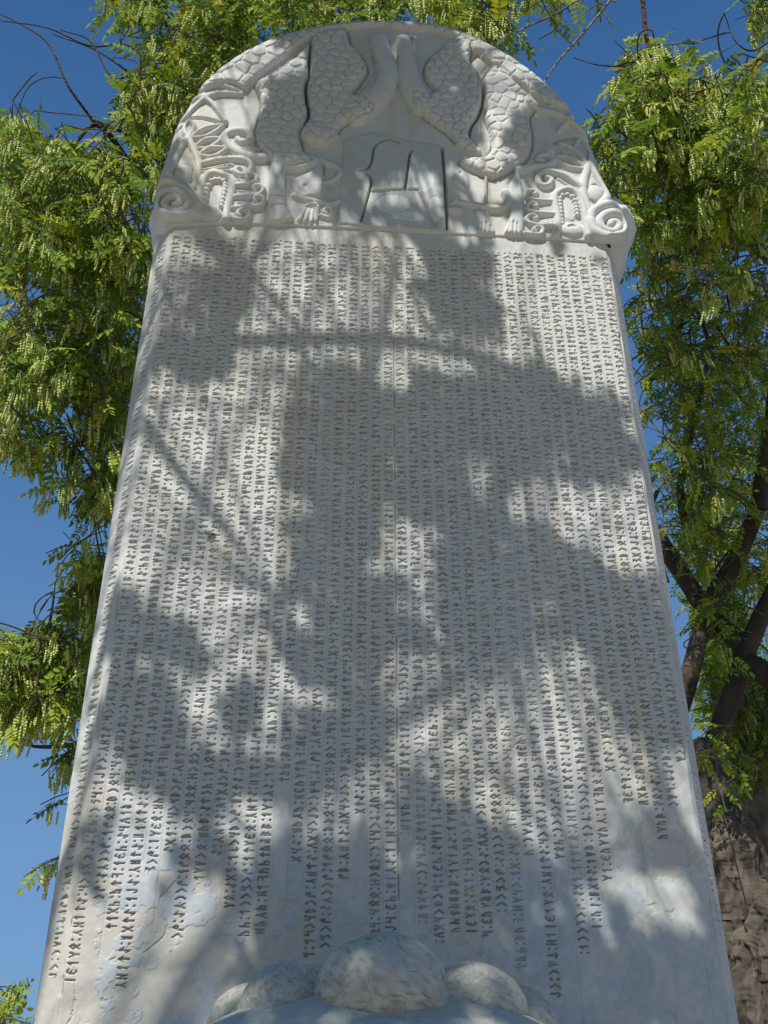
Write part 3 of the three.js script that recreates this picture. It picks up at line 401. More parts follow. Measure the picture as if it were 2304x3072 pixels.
  // dragon heads hanging down the two narrow sides
  for (const s of [-1, 1]) {
    const head = new THREE.SphereGeometry(1, 48, 36), p = head.attributes.position, c = s < 0 ? P(369 * 1.3888, 535 * 1.3888, -.2) : P(1304 * 1.3888, 546 * 1.3888, -.2);
    for (let i = 0; i < p.count; i++) { let x = p.getX(i), y = p.getY(i), z = p.getZ(i); const w = 1 - .25 * ss(0, -1, y) + .10 * Math.sin(y * 7 + z * 2) * (1 - y * y); const q = .02 * (fbm(x * 2 + 5, y * 2, z * 2, 3) - .5); p.setXYZ(i, c.x + (x * (s < 0 ? .047 : .068) + q) * w, c.y + y * .13 + q, c.z + (z * .17 + q) * w); }
    head.computeVertexNormals(); tint(head, .56, .575, .575, .3); mesh('dragon_head', head, stoneMat, stele);
  }
}
// ---------------------------------------------------------------- plinth under the stele and the domed ornament in front of it
{
  const t = thing('stone_plinth', 'low stone plinth the tall stele stands on', 'plinth');
  for (const [w, h, d, y] of [[2.3, .35, 2.0, .225], [1.9, .73, 1.7, .765]]) { const g = new THREE.BoxGeometry(w, h, d); g.translate(0, y, .1); mesh('step', tint(keep(g), .46, .46, .44, .4), stoneMat, t); }
  const o = thing('domed_ornament', 'round plastered ornament with a ring of cracked domes at the foot of the stele', 'ornament');
  const c = P(1132, 3062, .42), crackTex = grainTexture(512, (x, y) => { const w = Math.abs(tileNoise(x, y, 13, 1.5) + .45 * tileNoise(x, y, 41, 4.5) - .73), h = tileNoise(x, y, 40, 7.5); return .6 + .4 * h * .5 - (w < .012 ? .5 : 0) - (tileNoise(x, y, 34, 2.5) > .84 ? .35 : 0); });
  crackTex.repeat.set(3, 3);
  const m = new THREE.MeshStandardMaterial({ vertexColors: true, roughness: .88, bumpMap: crackTex, bumpScale: .002 });
  const lump = (r, squash, lean) => {                    // a dome with a rough, undercut skirt and flaking plaster
    const g = new THREE.SphereGeometry(1, 72, 48), p = g.attributes.position, cc = new Float32Array(p.count * 3), u = g.attributes.uv;
    for (let i = 0; i < p.count; i++) {
      const x = p.getX(i), y = p.getY(i), z = p.getZ(i), n = fbm(x * 3 + r * 50, y * 3, z * 3, 4), fl = fbm(x * 5 + lean, y * 5 + 3, z * 5, 4), broken = ss(.51, .53, fl) * ss(.55, .1, y), k = 1 + .05 * (n - .5) - .012 * broken + .022 * (fbm(x * 16, y * 16, z * 16, 3) - .5) - .014 * ss(.66, .8, n3(x * 19, y * 19, z * 19));
      p.setXYZ(i, x * r * k, (y > 0 ? y * squash : y * .5) * r * k, z * r * k); u.setXY(i, u.getX(i) * r * 6, u.getY(i) * r * 3);
      const b = .9 + .25 * (n - .5) + .3 * (n3(x * 46, y * 46, z * 46) - .5), d = ss(.006, 0, Math.abs(fl - .52)) * ss(.55, .1, y) * .75, sp = n3(x * 30, y * 30, z * 30) > .8 ? .55 : 0;
      [[.54, .48, .17], [.52, .45, .15], [.44, .38, .11]].forEach(([q, w, e], a) => cc[i * 3 + a] = mix(mix(q, w, broken) * b, e, Math.max(d, sp)));
    }
    g.setAttribute('color', new THREE.BufferAttribute(cc, 3)); g.computeVertexNormals(); return g;
  };
  const body = new THREE.SphereGeometry(1, 96, 48), bp = body.attributes.position, bc = new Float32Array(bp.count * 3);
  for (let i = 0; i < bp.count; i++) { const x = bp.getX(i), y = bp.getY(i), z = bp.getZ(i), n = fbm(x * 4, y * 4, z * 4, 4), e = Math.sign(y) * Math.pow(Math.abs(y), .8), pt = ss(.50, .52, fbm(x * 5 + 2, y * 5, z * 5 + 8, 4)); const k = 1 + .03 * (n - .5) + .006 * pt; bp.setXYZ(i, c.x + x * .335 * k, c.y - .165 + e * .21 * k, c.z + z * .27 * k); const b = .9 + .3 * (n - .5); bc.set([mix(.60, .55, pt) * b, mix(.56, .55, pt) * b, mix(.46, .48, pt) * b], i * 3); }
  body.setAttribute('color', new THREE.BufferAttribute(bc, 3)); body.computeVertexNormals();
  const stem = new THREE.CylinderGeometry(.2, .3, .36, 48, 4); stem.translate(c.x, 1.27, c.z); tint(keep(stem), .43, .45, .46, .3);
  mesh('body', merged([keep(body), stem]), m, o);
  for (const [px_, py, z, r, sq] of [[1146, 3000, .52, .097, .92], [880, 3036, .45, .080, .85], [1416, 3036, .45, .080, .85], [760, 3096, .36, .072, .95], [1535, 3096, .36, .072, .95]]) { const k = mesh('dome', lump(r, sq, px_ * .01), m, o); k.position.copy(P(px_, py, z)); k.rotation.y = px_; }
}
// a small wasp resting in one of the letters
{
  const p = P(629, 1604, .002), w = thing('wasp', 'small brown wasp resting on the carved letters', 'insect');
  w.position.copy(p); w.rotation.z = R(4); w.scale.setScalar(1.5);
  const part = (name, c, x, r) => { const g = new THREE.SphereGeometry(1, 16, 10); g.scale(r[0], r[1], r[2]); g.translate(x, 0, r[2]); return mesh(name, g, new THREE.MeshStandardMaterial({ color: c, roughness: .4 }), w); };
  part('abdomen', col(.30, .13, .02), -.001, [.0042, .0022, .002]); part('thorax', col(.09, .03, .015), .0042, [.0022, .002, .002]); part('head', col(.25, .02, .01), .0072, [.0014, .0015, .0014]);
  for (const s of [-1, 1]) { const g = new THREE.CircleGeometry(1, 12); g.scale(.0055, .0016, 1); g.rotateZ(s * .35); g.translate(-.0015, s * .0025, .0042); mesh('wing', g, new THREE.MeshStandardMaterial({ color: col(.22, .17, .10), roughness: .3, side: THREE.DoubleSide }), w); for (let k = 0; k < 3; k++) { const l = new THREE.CylinderGeometry(.0002, .0002, .006, 5); l.rotateZ(s * (.5 - k * .5)); l.translate(.003 - k * .002, s * .004, .0012); mesh('leg', l, new THREE.MeshStandardMaterial({ color: col(.05, .03, .02) }), w); } }
}
// ---------------------------------------------------------------- trees
const barkTex = grainTexture(256, (x, y) => .5 * Math.abs(tileNoise(x, y * .999, 9, 1.5) - .5) * 2 + .5 * tileNoise(x, y, 30, 4.5)); barkTex.repeat.set(1, 1);
const barkMat = new THREE.MeshStandardMaterial({ vertexColors: true, roughness: .95, bumpMap: barkTex, bumpScale: .02 });
// a limb: a bent tapering tube with bark ridges and lumps
function limb(pts, radii, c, rough = .06, sides = 14, per = 6) {
  const curve = new THREE.CatmullRomCurve3(pts), n = (pts.length - 1) * per, fr = curve.computeFrenetFrames(n), p = [], uv = [], cc = [], ix = [];
  let len = 0, prev = null;
  for (let s = 0; s <= n; s++) {
    const t = s / n, q = curve.getPoint(t), f = t * (radii.length - 1), i = Math.min(radii.length - 2, Math.floor(f)), r = mix(radii[i], radii[i + 1], f - i); if (prev) len += q.distanceTo(prev); prev = q;
    for (let a = 0; a <= sides; a++) {
      const th = a / sides * Math.PI * 2, ca = Math.cos(th), sa = Math.sin(th), u = fr.normals[s], v = fr.binormals[s], nx = ca * u.x + sa * v.x, ny = ca * u.y + sa * v.y, nz = ca * u.z + sa * v.z;
      const big = fbm((q.x + nx * r) * 5, (q.y + ny * r) * 3, (q.z + nz * r) * 5, 3) - .5, fine = r > .03 ? Math.abs(fbm((q.x + nx * r) * 34, (q.y + ny * r) * 8, (q.z + nz * r) * 34, 3) - .5) * 2 : .5, k = r * (1 + rough * 4 * big) + (r > .05 ? rough * .2 * (1 - Math.abs(fbm((q.x + nx * r) * 13, (q.y + ny * r) * 3.2, (q.z + nz * r) * 13, 4) - .5) * 6) + rough * .35 * (fbm((q.x + nx * r) * 14, (q.y + ny * r) * 7, (q.z + nz * r) * 14, 4) - .5) : 0) + (r > .03 ? Math.min(.012, r * rough) * 2 * (fine - .4) : 0);
      p.push(q.x + nx * k, q.y + ny * k, q.z + nz * k); uv.push(a / sides * Math.max(.15, r * 6), len * 3); const b = .1 + 1.7 * fbm((q.x + nx * r) * 34, (q.y + ny * r) * 10, (q.z + nz * r) * 34, 4) + (n3((q.x + nx * r) * 9, q.y * 7, (q.z + nz * r) * 9) > .72 ? .35 : 0); cc.push(c[0] * b, c[1] * b, c[2] * b);
    }
  }
  for (let s = 0; s < n; s++) for (let a = 0; a < sides; a++) { const i = s * (sides + 1) + a, j = i + sides + 1; ix.push(i, i + 1, j + 1, i, j + 1, j); }
  const g = new THREE.BufferGeometry(); g.setAttribute('position', new THREE.Float32BufferAttribute(p, 3)); g.setAttribute('uv', new THREE.Float32BufferAttribute(uv, 2)); g.setAttribute('color', new THREE.Float32BufferAttribute(cc, 3)); g.setIndex(ix); g.computeVertexNormals();
  return g;
}
// one leaflet: folded along its midrib, in the xy plane, tip along +y
function leafletInto(p, ix, o, dir, nrm, L, W) {
  const s = V().crossVectors(dir, nrm).normalize(), b = p.length / 3, put = (a, w, h) => { const q = o.clone().addScaledVector(dir, a * L).addScaledVector(s, w * W).addScaledVector(nrm, h * W); p.push(q.x, q.y, q.z); };
  put(0, 0, 0); put(.3, -.46, .10); put(.68, -.40, .06); put(1, 0, -.12); put(.68, .40, .06); put(.3, .46, .10); put(.5, 0, -.08);
  for (const [x, y, z] of [[0, 6, 1], [1, 6, 2], [2, 6, 3], [3, 6, 4], [4, 6, 5], [5, 6, 0]]) ix.push(b + x, b + y, b + z);
}
// a pinnate leaf, base at the origin, along +y, upper side +z
function compoundLeaf(pairs, len, broad) {
  const p = [], ix = [], n = pairs * 2 + 1;
  const spine = (t) => V(0, len * t, -len * .22 * t * t);
  for (let k = 0; k < pairs; k++) for (const s of [-1, 1]) { const t = .22 + .74 * k / pairs + rr(-.01, .01), an = R(rr(48, 68)), d = V(s * Math.sin(an), Math.cos(an), -.25 + rr(-.2, .15)).normalize(), nr = V(rr(-.25, .25), rr(-.3, .3), 1).addScaledVector(d, -.0).normalize(); nr.addScaledVector(d, -nr.dot(d)).normalize(); leafletInto(p, ix, spine(t), d, nr, broad * rr(.85, 1.1) * (k === 0 ? .85 : 1), broad * rr(.42, .52)); }
  leafletInto(p, ix, spine(1), V(0, 1, -.4).normalize(), V(0, .4, 1).normalize(), broad * 1.05, broad * .48);
  const g = new THREE.BufferGeometry(); g.setAttribute('position', new THREE.Float32BufferAttribute(p, 3)); g.setIndex(ix); const st = [];
  const r = new THREE.TubeGeometry(new THREE.QuadraticBezierCurve3(spine(0), spine(.5), spine(1)), 4, .0011, 4); g.computeVertexNormals();
  return mergeGeometries([keep(g).toNonIndexed(), (() => { const q = keep(r).toNonIndexed(); q.deleteAttribute('uv'); return q; })()]);
}
const LEAVES = [compoundLeaf(5, .15, .040), compoundLeaf(6, .17, .038), compoundLeaf(4, .12, .042), compoundLeaf(5, .14, .044)];
// hanging panicle of beaded pods, origin at the top
function podCluster(n, L) {
  const list = [];
  for (let k = 0; k < n; k++) {
    const y0 = -L * rr(0, .6), x0 = rr(-.02, .02) - y0 * rr(-.25, .25), z0 = rr(-.02, .02) - y0 * rr(-.25, .25), m = 2 + Math.floor(rr(0, 4.5)); let x = x0, y = y0 - .012, z = z0; const lx = rr(-.25, .25), lz = rr(-.25, .25);
    const st = new THREE.CylinderGeometry(.0008, .0008, .02 + Math.hypot(x0, z0), 3, 1); st.translate(0, -.5 * (.02 + Math.hypot(x0, z0)), 0); st.rotateZ(-Math.atan2(-x0, .03)); st.translate(0, y0 + .02, 0); list.push(st);
    for (let q = 0; q < m; q++) { const r = rr(.0042, .0056), b = new THREE.IcosahedronGeometry(r, 0); b.setAttribute('normal', b.attributes.position.clone().applyMatrix4(new THREE.Matrix4().makeScale(1 / r, 1 / r, 1 / r))); b.scale(1, 1.25, 1); y -= r * (q ? 1.15 : 1); b.translate(x, y, z); y -= r * 1.15; x += lx * r; z += lz * r; list.push(b); const nk = new THREE.CylinderGeometry(.0016, .0016, .006, 4, 1); nk.translate(x, y, z); list.push(nk); }
  }
  const st = new THREE.CylinderGeometry(.001, .0014, L * .7, 4); st.translate(0, -L * .35, 0); list.push(st);
  return mergeGeometries(list.map((g) => { g = keep(g.index ? g.toNonIndexed() : g); g.deleteAttribute('uv'); return g; }));
}
const PODS = [podCluster(7, .12), podCluster(9, .15), podCluster(6, .10)];
const leafMat = (r, g, b) => new THREE.MeshPhysicalMaterial({ color: col(r, g, b), roughness: .85, specularIntensity: .25, side: THREE.DoubleSide, transmission: .42, thickness: 0 });
const LEAFM = [leafMat(.27, .36, .028), leafMat(.20, .30, .026), leafMat(.36, .40, .03), leafMat(.13, .22, .026)], YELLOW = leafMat(.52, .40, .06);
const PODM = [new THREE.MeshStandardMaterial({ color: col(.44, .50, .105), roughness: .45 }), new THREE.MeshStandardMaterial({ color: col(.36, .44, .085), roughness: .5 }), new THREE.MeshStandardMaterial({ color: col(.52, .55, .15), roughness: .45 })];
const inPoly = (ps, x, y) => { let c = false; for (let i = 0, j = ps.length - 1; i < ps.length; j = i++) { const [xi, yi] = ps[i], [xj, yj] = ps[j]; if (yi > y !== yj > y && x < (xj - xi) * (y - yi) / (yj - yi) + xi) c = !c; } return c; };
const basis = (dir, up, roll) => { const y = dir.clone().normalize(), z = up.clone().addScaledVector(y, -up.dot(y)).normalize(), x = V().crossVectors(y, z); return new THREE.Matrix4().makeBasis(x, y, z); };
const M4 = () => new THREE.Matrix4();
const SPR = 1659 / 2304;                               // positions below are read from a 1659 pixel wide view
const at = (x, y, z) => P(x / SPR, y / SPR, z);
const BARK = [.055, .042, .031], TWIG = [.20, .17, .12];
/* a tree: trunk and limbs given where they stand, foliage grown as sprays of pinnate leaves and pods on twigs inside measured crown outlines */
function tree(name, label, group, spec) {
  const t = thing(name, label, 'tree', group), nodes = [], leafList = [], podList = [], twigGeo = [];
  const run = (pts) => pts.map(([x, y, z]) => at(x, y, z));
  spec.trunks.forEach(([pts, radii, c, rough], i) => { const w = run(pts); mesh('trunk', limb(w, radii, c ?? BARK, rough ?? .07, 150, 60), barkMat, t); w.forEach((q) => nodes.push(q)); });
  for (const [pts, r0, r1, c] of spec.limbs) { const w = run(pts); mesh('branch', limb(w, [r0 * .86, r1 * .86], c ?? BARK, .05, 12, 8), barkMat, t); const cv = new THREE.CatmullRomCurve3(w); for (let k = 0; k <= 10; k++) nodes.push(cv.getPoint(k / 10)); }
  for (const [poly, count, leaves, pods, z0, z1, yellow = .01] of spec.crown) {
    const xs = poly.map((p) => p[0]), ys = poly.map((p) => p[1]), x0 = Math.min(...xs), x1 = Math.max(...xs), y0 = Math.min(...ys), y1 = Math.max(...ys);
    for (let n = 0, tries = 0; n < count * 1.45 && tries < count * 60; tries++) {
      const x = rr(x0, x1), y = rr(y0, y1); if (!inPoly(poly, x, y)) continue;
      if (x1 - x0 > 90 && y1 - y0 > 90 && [[-34, -34], [34, -34], [-34, 34], [34, 34]].some(([a, b]) => x + a > 0 && x + a < 1659 && y + b > 0 && !inPoly(STELE, x + a, y + b) && !spec.crown.some(([q]) => inPoly(q, x + a, y + b)))) continue;
      if (fbm(x / 95, y / 95, z0 * 3, 2) < (y > 480 && x > 1300 ? .1 : .24) + .22 * rnd()) continue;      // gaps between the sprays
      n++;
      const c = at(x, y, rr(z0, z1)), an = rr(0, Math.PI * 2), dir = V(Math.cos(an), rr(-.75, .25), Math.sin(an) * .8).normalize(), L = rr(.14, .28), b = c.clone().addScaledVector(dir, -L * .5);
      const cv = new THREE.QuadraticBezierCurve3(b, c.clone().add(V(0, .03, 0)), c.clone().addScaledVector(dir, L * .5).add(V(0, -.05, 0)));
      twigGeo.push(new THREE.TubeGeometry(cv, 4, .0026, 4));
      let best = null, bd = 1e9; for (const q of nodes) { const d = q.distanceTo(b); if (d < bd) { bd = d; best = q; } }
      if (best && count > 8 && rnd() < .5 && bd < 1.1) { const md = best.clone().lerp(b, .5).add(V(rr(-.1, .1), bd * .12, rr(-.1, .1))); twigGeo.push(new THREE.TubeGeometry(new THREE.QuadraticBezierCurve3(best, md, b), 7, rr(.002, .0045), 5)); if (rnd() < .5) nodes.push(md); }
      const nl = Math.max(1, Math.round(leaves * rr(.3, .68))), np = pods * rr(0, .9);
      for (let k = 0; k < nl; k++) {
        const u = (k + .5) / nl, o = cv.getPoint(u), tg = cv.getTangent(u), sd = V(rr(-1, 1), rr(-.85, .6), rr(-1, 1)), d = tg.clone().multiplyScalar(.5).add(sd).add(V(0, -.12, 0)).normalize();
        const up = V(-.2, .55, .8).add(V(rr(-.9, .9), rr(-.7, .9), rr(-.9, .9))); const m = basis(d, up); m.scale(V(1, 1, 1).multiplyScalar(rr(.66, 1.08) * (y > 520 && x > 1300 ? .78 : 1))); m.setPosition(o); leafList.push([m, rnd() < yellow]);
      }
      for (let k = 0; k < np - rnd(); k++) { const o = cv.getPoint(rr(.2, 1)); const m = M4().makeRotationY(rr(0, 6.3)); m.multiply(M4().makeRotationX(rr(-.4, .4))); m.scale(V(1, 1, 1).multiplyScalar(rr(.75, 1.25))); m.setPosition(o); podList.push(m); }
    }
  }
  if (twigGeo.length) mesh('twig', tint(merged(twigGeo), .16, .14, .085, .6), barkMat, t).userData.kind = 'stuff';
  const eye = camera.position, byNear = (f) => (a, b) => f(a) - f(b), dist = (m) => V().setFromMatrixPosition(m).distanceTo(eye);
  const spread = (list, matrixOf, geos, mats, one, many, cap) => {
    list.sort(byNear((e) => dist(matrixOf(e)))); const inst = new Map();
    list.forEach((e, i) => {
      const gi = Math.floor(rnd() * geos.length), mi = e[1] === true ? mats.length - 1 : Math.floor(rnd() * (mats.length - (one === 'leaf' ? 1 : 0)));
      if (i < cap) { const o = mesh(one, geos[gi], mats[mi], t); o.applyMatrix4(matrixOf(e)); }
      else { const k = gi * 10 + mi; if (!inst.has(k)) inst.set(k, []); inst.get(k).push(matrixOf(e)); }
    });
    for (const [k, ms] of inst) { const o = new THREE.InstancedMesh(geos[Math.floor(k / 10)], mats[k % 10], ms.length); ms.forEach((m, i) => o.setMatrixAt(i, m)); o.name = many; o.castShadow = o.receiveShadow = true; o.userData.kind = 'stuff'; t.add(o); }
  };
  spread(leafList, (e) => e[0], LEAVES, [...LEAFM, YELLOW], 'leaf', 'foliage', spec.cap ?? 300);
  spread(podList, (e) => e, PODS, PODM, 'seed_pod', 'seed_pods', spec.cap ?? 300);
  console.log(name, leafList.length, 'leaves', podList.length, 'pods');
  return t;
}
const STELE = [[80, 2212], [325, 560], [330, 400], [380, 250], [470, 140], [620, 65], [835, 37], [1050, 84], [1230, 218], [1312, 370], [1362, 500], [1330, 560], [1590, 2212]];   // where the stele stands in front
const TREES = 'pagoda trees behind the stele';
const T1 = tree('pagoda_tree', 'pagoda tree hung with beaded pods spreading out behind the stele, its trunk hidden', TREES, {
  trunks: [[[[900, 2500, -3.4], [880, 1900, -3.3], [850, 1300, -3.1], [800, 800, -2.8]], [.24, .2, .16, .1]]],
  limbs: [
    [[[850, 1300, -3.1], [600, 1000, -2.7], [420, 760, -2.5], [330, 690, -2.4]], .08, .035], [[[800, 800, -2.8], [560, 560, -2.4], [380, 400, -2.2], [320, 310, -2.1], [200, 260, -2.1]], .07, .012],
    [[[800, 800, -2.8], [620, 420, -2.3], [420, 200, -2.0], [330, 140, -1.9]], .05, .012], [[[330, 140, -1.9], [270, 96, -1.9], [200, 100, -1.9], [100, 60, -1.9], [0, 45, -1.9]], .008, .003], [[[800, 800, -2.8], [780, 400, -2.2], [720, 60, -1.8], [680, -120, -1.6]], .06, .02],
    [[[340, 420, -2.2], [300, 380, -2.2], [210, 270, -2.1], [170, 300, -2.1], [110, 420, -2.1], [60, 480, -2.1]], .022, .006], [[[600, 1000, -2.7], [330, 900, -2.5], [260, 850, -2.5], [180, 870, -2.5]], .03, .006],
    [[[330, 700, -2.4], [250, 660, -2.3], [170, 600, -2.3], [90, 640, -2.3]], .02, .006], [[[850, 1300, -3.1], [500, 1520, -3.0], [240, 1600, -2.9], [150, 1610, -2.9], [80, 1613, -2.9], [20, 1600, -2.9]], .03, .004], [[[150, 1610, -2.9], [110, 1590, -2.9], [65, 1555, -2.9]], .006, .003],
    [[[700, 1400, -3], [330, 1440, -2.9], [200, 1430, -2.9], [90, 1480, -2.9]], .025, .005], [[[330, 130, -1.9], [250, 170, -1.9], [190, 85, -1.9], [130, 65, -1.9]], .008, .003],
    [[[400, 290, -2.1], [340, 210, -2.0], [270, 150, -2.0], [200, 105, -2.0], [115, 75, -2.0]], .012, .003], [[[200, 260, -2.1], [150, 190, -2.0], [100, 90, -2.0], [40, 50, -2.0], [0, 30, -2.0]], .009, .003],
    [[[700, -60, -1.7], [740, 20, -1.7], [760, 40, -1.7]], .01, .004],
  ],
  crown: [
    [[[190, -40], [760, -40], [700, 40], [560, 70], [430, 170], [395, 60], [330, 110], [300, 70], [240, 30]], 120, 7, 1.6, -1.1, -2.3],
    [[[240, 130], [330, 105], [560, 70], [440, 180], [390, 260], [360, 330], [340, 420], [300, 330], [230, 270], [250, 200]], 95, 7, 3.0, -1.2, -2.4],
    [[[0, 190], [60, 190], [110, 250], [150, 265], [215, 290], [320, 330], [345, 420], [335, 520], [320, 560], [150, 540], [0, 500]], 165, 7, 3.4, -1.3, -2.5],
    [[[0, 480], [340, 540], [325, 640], [300, 760], [150, 800], [30, 760], [0, 740]], 105, 7, 2.6, -1.5, -2.7],
    [[[0, 700], [120, 740], [110, 840], [60, 900], [0, 890]], 42, 5, 4.2, -1.5, -2.4],
    [[[120, 760], [310, 740], [285, 860], [260, 930], [200, 905], [140, 900]], 40, 7, 2.0, -1.6, -2.8],
    [[[0, 900], [45, 900], [55, 950], [40, 975], [0, 955]], 6, 2, 4, -1.6, -1.9], [[[60, 900], [130, 900], [150, 940], [110, 1000], [60, 985]], 7, 4, 4, -1.7, -2], [[[190, 930], [258, 910], [250, 990], [200, 1010]], 12, 6, 1.5, -1.8, -2.4],
    [[[100, 1000], [160, 1000], [240, 1010], [240, 1090], [215, 1120], [170, 1090], [110, 1085]], 18, 4, 4, -1.8, -2.4], [[[205, 1010], [250, 1000], [242, 1130], [225, 1140]], 12, 6, 1.5, -1.9, -2.6], [[[150, 1160], [190, 1160], [180, 1215], [155, 1210]], 3, 2, 3, -2, -2.2],
    [[[175, 1180], [222, 1160], [205, 1310], [190, 1330], [140, 1325], [125, 1290]], 30, 7, 3.0, -2.2, -3],
    [[[10, 1350], [110, 1330], [190, 1320], [190, 1450], [170, 1500], [60, 1490], [0, 1480], [0, 1410]], 66, 8, 2.0, -2.2, -3], [[[0, 1480], [170, 1480], [162, 1570], [100, 1580], [0, 1590]], 34, 5, 5, -2.2, -2.8],
    [[[150, 1690], [160, 1690], [156, 1720], [150, 1770]], 2, 1, 3, -2.6, -2.9], [[[108, 1840], [132, 1840], [132, 1870], [108, 1870]], 2, 2, 1, -2.6, -2.9], [[[145, 1600], [160, 1590], [158, 1650], [146, 1650]], 4, 3, 3, -2.6, -2.9], [[[-20, 2130], [8, 2130], [8, 2200], [-20, 2210]], 7, 5, 1, -3, -3.3],
  ],
});
